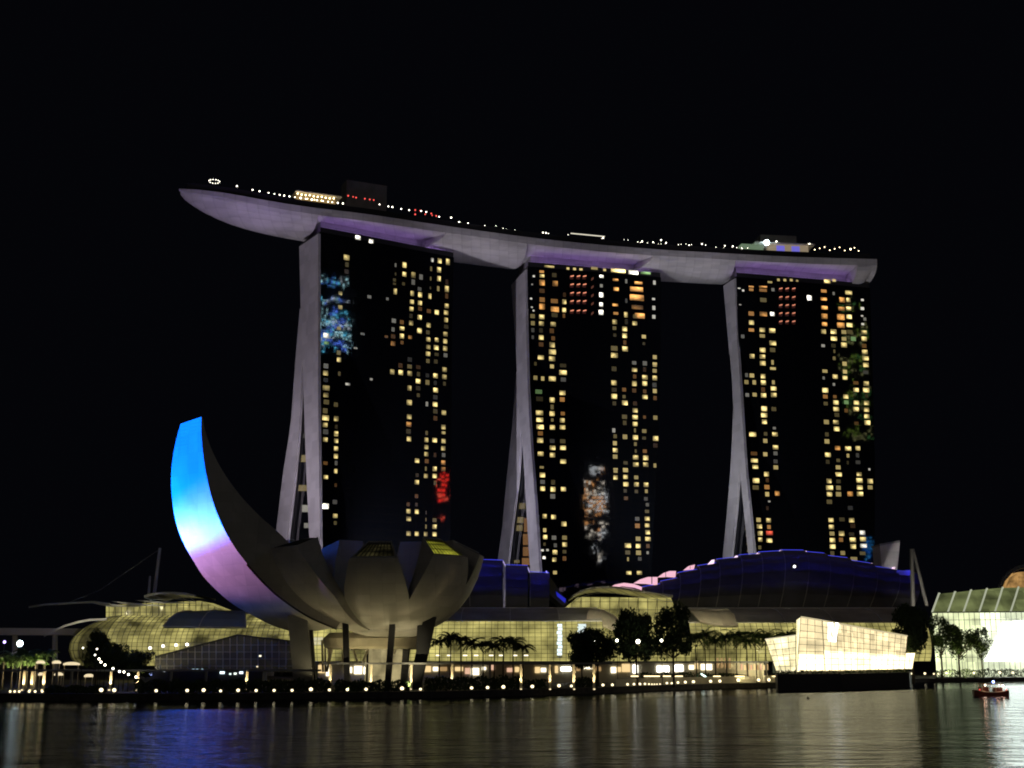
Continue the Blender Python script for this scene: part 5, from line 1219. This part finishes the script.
# clipped hedges behind the quay
rnd = random.Random(21); hm = MB()
for (a, b_, back, h0, h1) in ((135, 330, 10, .6, 2.6), (335, 410, 9, .6, 2.3), (425, 520, 9, .8, 3.0), (525, 545, 9, .5, 2.2), (575, 596, 10, .6, 2.4), (45, 105, 9, .4, 1.4), (640, 700, 20, 1.9, 3.3), (700, 740, 20, 1.9, 2.8), (935, 1080, 8, .8, 3.2)):
    n = int((b_ - a) * 22)
    for _ in range(n):
        px = rnd.uniform(a, b_); Y = shoreY(px) + back + rnd.uniform(0, 3); hh = h1 - .5 * (math.sin(px * .31) + 1) * .5
        p = ground_at(px, Y, GZ + rnd.uniform(0, hh)); v = Vector((rnd.uniform(-.4, .4), rnd.uniform(-.2, .2), rnd.uniform(-.4, .4))); u = Vector((rnd.uniform(-.4, .4), rnd.uniform(-.2, .2), rnd.uniform(.1, .45)))
        hm.poly([p, p + v, p + v + u, p + u])
o = hm.build('hedge_leaves', M['leaf']); o['kind'] = 'stuff'; o['label'] = 'dark clipped hedges along the quay'; o['category'] = 'hedge'

# ------------------------------------------------------------------ boat
bY = 8 * F_PX / (694.5 - 660.0)
bp = ground_at(991, bY, 0); bt = thing('bumboat', 'small wooden passenger boat with red and blue lights on the water at far right', 'boat', bp)
k = bY / F_PX; bl = 34 * k
def bx(x, y, z): return bp + Vector((x, y, z))
secs = []
for i in range(11):
    u = i / 10; x = (u - .5) * bl; w_ = 1.5 * math.sin(math.pi * min(.97, max(.03, .08 + u * .86))) ** .5; sheer = .9 + .5 * abs(2 * u - 1) ** 2
    secs.append([bx(x, -w_, sheer), bx(x, -w_ * .75, .1), bx(x, 0, -.35), bx(x, w_ * .75, .1), bx(x, w_, sheer)])
m = MB().grid(secs); m.grid([[s_[0], s_[-1]] for s_ in secs]); m.poly(secs[0]); m.poly(secs[-1])
m.build('hull', mat('red_brown_paint', (.07, .02, .015), .45), bt)
MB().path([s_[0] + Vector((0, -.05, .05)) for s_ in secs], .1, 5).build('rub_rail', M['cream'], bt)
MB().box(bx(0, 0, 2.75), (bl * .62, 2.6, .14)).build('canopy', mat('orange_canopy', (.4, .16, .08), .6), bt)
pm = MB()
for x in (-.29, -.1, .1, .29):
    for y in (-1.15, 1.15): pm.tube(bx(x * bl, y, 1.0), bx(x * bl, y, 2.7), .06)
pm.build('canopy_posts', M['cream'], bt)
MB().box(bx(-bl * .2, 0, 1.5), (bl * .2, 2.0, 1.1)).build('cabin', mat('red_cabin', (.1, .03, .02), .5), bt)
MB().box(bx(bl * .2, 0, 1.45), (bl * .18, 2.0, 1.0)).build('bench', mat('red_bench', (.1, .03, .02), .5), bt)
for x, z, r_, mt in ((-.2, 2.5, .2, M['lampwhite']), (.04, 3.2, .3, emit('blue_boat_lamp', (.25, .35, 1), 9)), (.3, 2.4, .2, M['lampwarm']), (-.36, 1.5, .16, M['lampred']), (.4, 1.5, .16, M['lampred']), (.2, 2.5, .14, M['lampwhite'])):
    MB().ball(bx(x * bl, -1.2, z), r_, 1, 6, 4).build('boat_lamp', mt, bt)
for x, y, z, pw, cl in ((-.2, 0, 2.4, 40, (1, .5, .3)), (.2, 0, 2.4, 40, (1, .45, .3)), (-.25, -2.2, 1.6, 26, (1, .6, .4)), (.25, -2.2, 1.6, 26, (1, .5, .35))): lamp('boat_light', bx(x * bl, y, z), pw, cl, .15)
t = thing('buoy', 'tiny dark buoy floating before the crystal pavilion', 'buoy', ground_at(808, 8 * F_PX / 37.0, 0))
MB().ball(t.location + Vector((0, 0, .15)), .28, 1, 8, 6).build('float', M['dark'], t); MB().tube(t.location + Vector((0, 0, .4)), t.location + Vector((0, 0, .65)), .05).build('pin', M['dark'], t)

# ------------------------------------------------------------------ the business district across the bay: what the glass towers mirror
def mirror_tower(key, px, y0, y1, wpx, dist, name_label, cols, dens, cell=(2.6, 3.4), strength=3.0, seed=1, crown=None):
    T = TOWERS[key]; n = T['n']; P = T['fp'](px, (y0 + y1) / 2); 
    def refl(y):
        Q = T['fp'](px, y); d = (Q - Vector((0, 0, HC))).normalized(); r = d - 2 * d.dot(n) * n; return Q, r
    Q0, r0 = refl(y0); Q1, r1 = refl(y1)
    h0 = Vector((r0.x, r0.y, 0)); 
    top = (Q0 + r0 * (dist / h0.length)); bot = (Q1 + r1 * (dist / Vector((r1.x, r1.y, 0)).length))
    rad = Vector((top.x - Q0.x, top.y - Q0.y, 0)).normalized(); side = Vector((-rad.y, rad.x, 0))
    wd = wpx / F_PX * ((P.y) + dist); c = Vector((top.x, top.y, 0))
    rt = thing('skyscraper', name_label, 'skyscraper', (c.x, c.y, 0))
    z1, z0 = top.z, max(3, bot.z); rz = math.atan2(side.y, side.x)
    MB().box(c + rad * (wd * .5 + .6) + Vector((0, 0, (z1 + 4) / 2)), (wd + 6, wd, z1 + 4), rz).build('block', M['dark'], rt)
    rnd = random.Random(seed); groups = {}
    nz, nx = int((z1 - z0) / cell[1]), max(1, int(wd / cell[0]))
    for i in range(nz):
        rowd = dens(i / max(1, nz - 1)) 
        for j in range(nx):
            if rnd.random() < rowd:
                kk = rnd.choice(range(len(cols))); x = (j + .5) * cell[0] - wd / 2; z = z0 + (i + .2) * cell[1]
                a = c + side * (x - cell[0] * .42) + Vector((0, 0, z)); b_ = c + side * (x + cell[0] * .42) + Vector((0, 0, z))
                groups.setdefault(kk, MB()).poly([a, b_, b_ + Vector((0, 0, cell[1] * .6)), a + Vector((0, 0, cell[1] * .6))])
    for kk, mb in groups.items():
        o = mb.build('lit_windows', emit('city_window', cols[kk], strength), rt); o['kind'] = 'stuff'
dz = lambda *bands: (lambda t: next((d for a, b_, d in bands if a <= t <= b_), .02))
mirror_tower('left', 338, 268, 350, 31, 575, 'office tower across the bay with bright cyan and blue windows', [(.12, .6, .9), (.5, .9, 1), (.1, .22, 1), (.6, .7, .8)], dz((0, .1, .3), (.12, .2, .6), (.24, .34, .7), (.4, .48, .45), (.58, .62, .6), (.72, .76, .5), (.82, .92, .4)), strength=22, seed=4)
mirror_tower('left', 444, 472, 520, 9, 320, 'tower across the bay topped by a large red sign', [(1, .03, .02), (1, .1, .06)], dz((0, .22, .7), (.35, 1, .95)), strength=16, seed=5)
mirror_tower('middle', 596, 462, 560, 20, 450, 'bright white and orange lit tower across the bay', [(1, .9, .75), (1, .45, .15), (.9, .95, 1)], dz((0, .1, .3), (.2, .3, .6), (.33, .4, .5), (.5, .75, .85), (.78, .86, .8), (.93, 1, .8)), strength=14, seed=6)
mirror_tower('right', 852, 295, 440, 30, 350, 'green lit tower across the bay', [(.35, .55, .08), (.14, .42, .12), (.6, .6, .25)], dz((0, .2, .15), (.2, .35, .5), (.45, .6, .55), (.66, .8, .45), (.9, 1, .3)), strength=3.2, seed=7)
mirror_tower('right', 868, 535, 560, 9, 350, 'low block across the bay washed in blue', [(.02, .2, 1), (.05, .4, 1)], dz((0, 1, .9)), strength=6, seed=8)

# ------------------------------------------------------------------ floodlights and added fill spots
LIL = (.90, .84, 1.0); PUR = (.42, .2, 1.0)
for px, e_ in ((215, 1.0), (262, 1.0), (310, .9), (480, 1.0), (505, .8), (690, 1.0), (660, .8), (715, .8), (872, .8)):
    hull_fill(px, 0, 95000 * e_, LIL, 16, 22 if px != 872 else 12, 150, 42, {480: 70, 505: 50, 690: 60, 660: 60, 715: 40}.get(px, 0))  # unseen spots added out front to brighten the grey hull
hull_fill(455, 0, 90000, LIL, 20, 14, 150, 42, 150)
for px, e_, c_ in ((222, 1.1, 20), (255, .8, 16), (458, .9, 11), (668, .5, 10), (285, .5, 12)):
    hull_fill(px, 0, 150000 * e_, PUR, 4, c_, 110, 30)
# end walls of the towers
for key, e_, x, col in (('left', 1, 0, (.9, .8, .95)), ('middle', 1, 0, (.88, .84, 1)), ('right', .8, 0, (.95, .95, 1))):
    T = TOWERS[key]; P0 = T['P0']; src = P0 - T['e'] * 70 + T['n'] * 70; src.z = 6
    src2 = P0 - T['e'] * 95 + T['n'] * 40; src2.z = 6
    for zz, k, src in ((55, .6, src), (70, .3, src2), (150, 1.25, src2)):
        tg = P0 - T['n'] * 14; tg.z = zz; spot('end_wall_floodlight', src, tg, 330000 * e_ * k, col, 55, 1.0, .5)
# tall petal: blue from the far left bank, pink lower down
i1 = len(dA) // 4
projector((-178, 362, 7), (dA[6] + dB[6]) / 2, 19000000, (.0, .112, 1.0), 25, 'dark floodlight on a post throwing blue on the tall petal')
projector((-174, 366, 7), (dA[38] + dB[38]) / 2, 1000000, (1.0, .40, .62), 16, 'dark floodlight on a post throwing pink on the tall petal', .9)
projector((-172, 368, 4), dA[40], 520000, (.01, .12, 1.0), 20, 'dark floodlight on a post throwing deep blue on the foot of the petal', .9)
for x, y, z, p in ((-33, 296, 3, 1150), (-20, 296, 3, 1150), (-46, 299, 3, 950), (-30, 308, 4, 1500), (-40, 308, 4, 1500), (-12, 301, 3, 700)): spot('under_bowl_lamp', (x, y, z), (x, y + 3, z + 10), p, (1, .84, .44), 130, .8, .3)
# spots on the lit palms and terrace; those at the bright hall added for its trees
for px, Y, p in ((6, 302, 11000), (22, 302, 13000), (40, 302, 11000), (700, 387, 3500), (725, 388, 3500), (750, 388, 3500), (775, 389, 3500), (950, 492, 6000), (935, 492, 4000), (660, 362, 500), (975, 494, 6000)):
    q_ = ground_at(px, Y, 2.2); spot('foliage_spot', q_, q_ + Vector((0, 1, .8)), p, (1, .88, .5), 110, .8, .2)
# blue wash lamps standing off the stepped roofs near their top edges
rnd_w = random.Random(2)
for px, yt, Y, eave, fd in wash_pts:
    left_ = px < 600
    for t_, k in ((.36, .28), (.54, .2), (.72, .06)):
        a0, e0 = at(px, yt, Y), at(px, eave, Y - fd)
        q_ = Vector((a0.x + (e0.x - a0.x) * t_, Y - fd * math.sin(t_ * math.pi / 2), a0.z + (e0.z - a0.z) * (1 - math.cos(t_ * math.pi / 2))))
        src = q_ + Vector((0, -7.0, 1.5))
        spot('roof_wash', src, src + Vector((0, 1, .1)), k * rnd_w.uniform(.5, 1.6) * 11 * (560 if left_ else 190 + 90 * abs(math.sin(px * .05))), (.03, .035, 1), 120, .9, .3)
# unseen spots added to brighten the pale roof ends, masts and the wedge tower
for px, py, Y, p in ((600, 612, 393, 2200), (614, 616, 393, 1800), (702, 612, 394, 1500), (720, 612, 394, 1800), (70, 630, 398, 900), (95, 626, 398, 900), (115, 611, 418, 500), (150, 606, 418, 500)): q_ = at(px, py, Y); spot('roof_end_fill', q_, q_ + Vector((0, 1, .15)), p, (1, .9, .6), 120, .8, .2)
spot('mast_fill', at(925, 625, 425), at(918, 585, 440), 9000, (1, .9, .7), 60, 1, .2)
spot('wedge_fill', at(890, 600, 520), at(890, 552, 560), 26000, (1, .97, .9), 50, 1, .2)

t = thing('spotlight', 'slanting bright bluish light bar on the terrace before the green palms', 'spotlight', at(703, 678, 384))
MB().tube(at(701, 673.8, 383.5), at(706, 677, 383.5), .22, .22, 6).build('lens', emit('teal_bar', (.75, 1, .95), 3), t)
MB().tube(at(703.5, 675.4, 383.7), at(703.5, 679, 383.7), .1).build('stand', M['dark'], t)
spot('spotlight_beam', at(703, 675, 383), at(699, 679, 386), 900, (.2, .8, .7), 80, 1, .2)

spot('soffit_fill', (-36, 284, 2), (-35, 312, 12.5), 16000, (1, .86, .52), 46, .8, .2)  # front spots added to brighten the soffit ring
spot('soffit_fill', (-22, 286, 2), (-28, 312, 12.5), 12000, (1, .86, .52), 46, .8, .2)
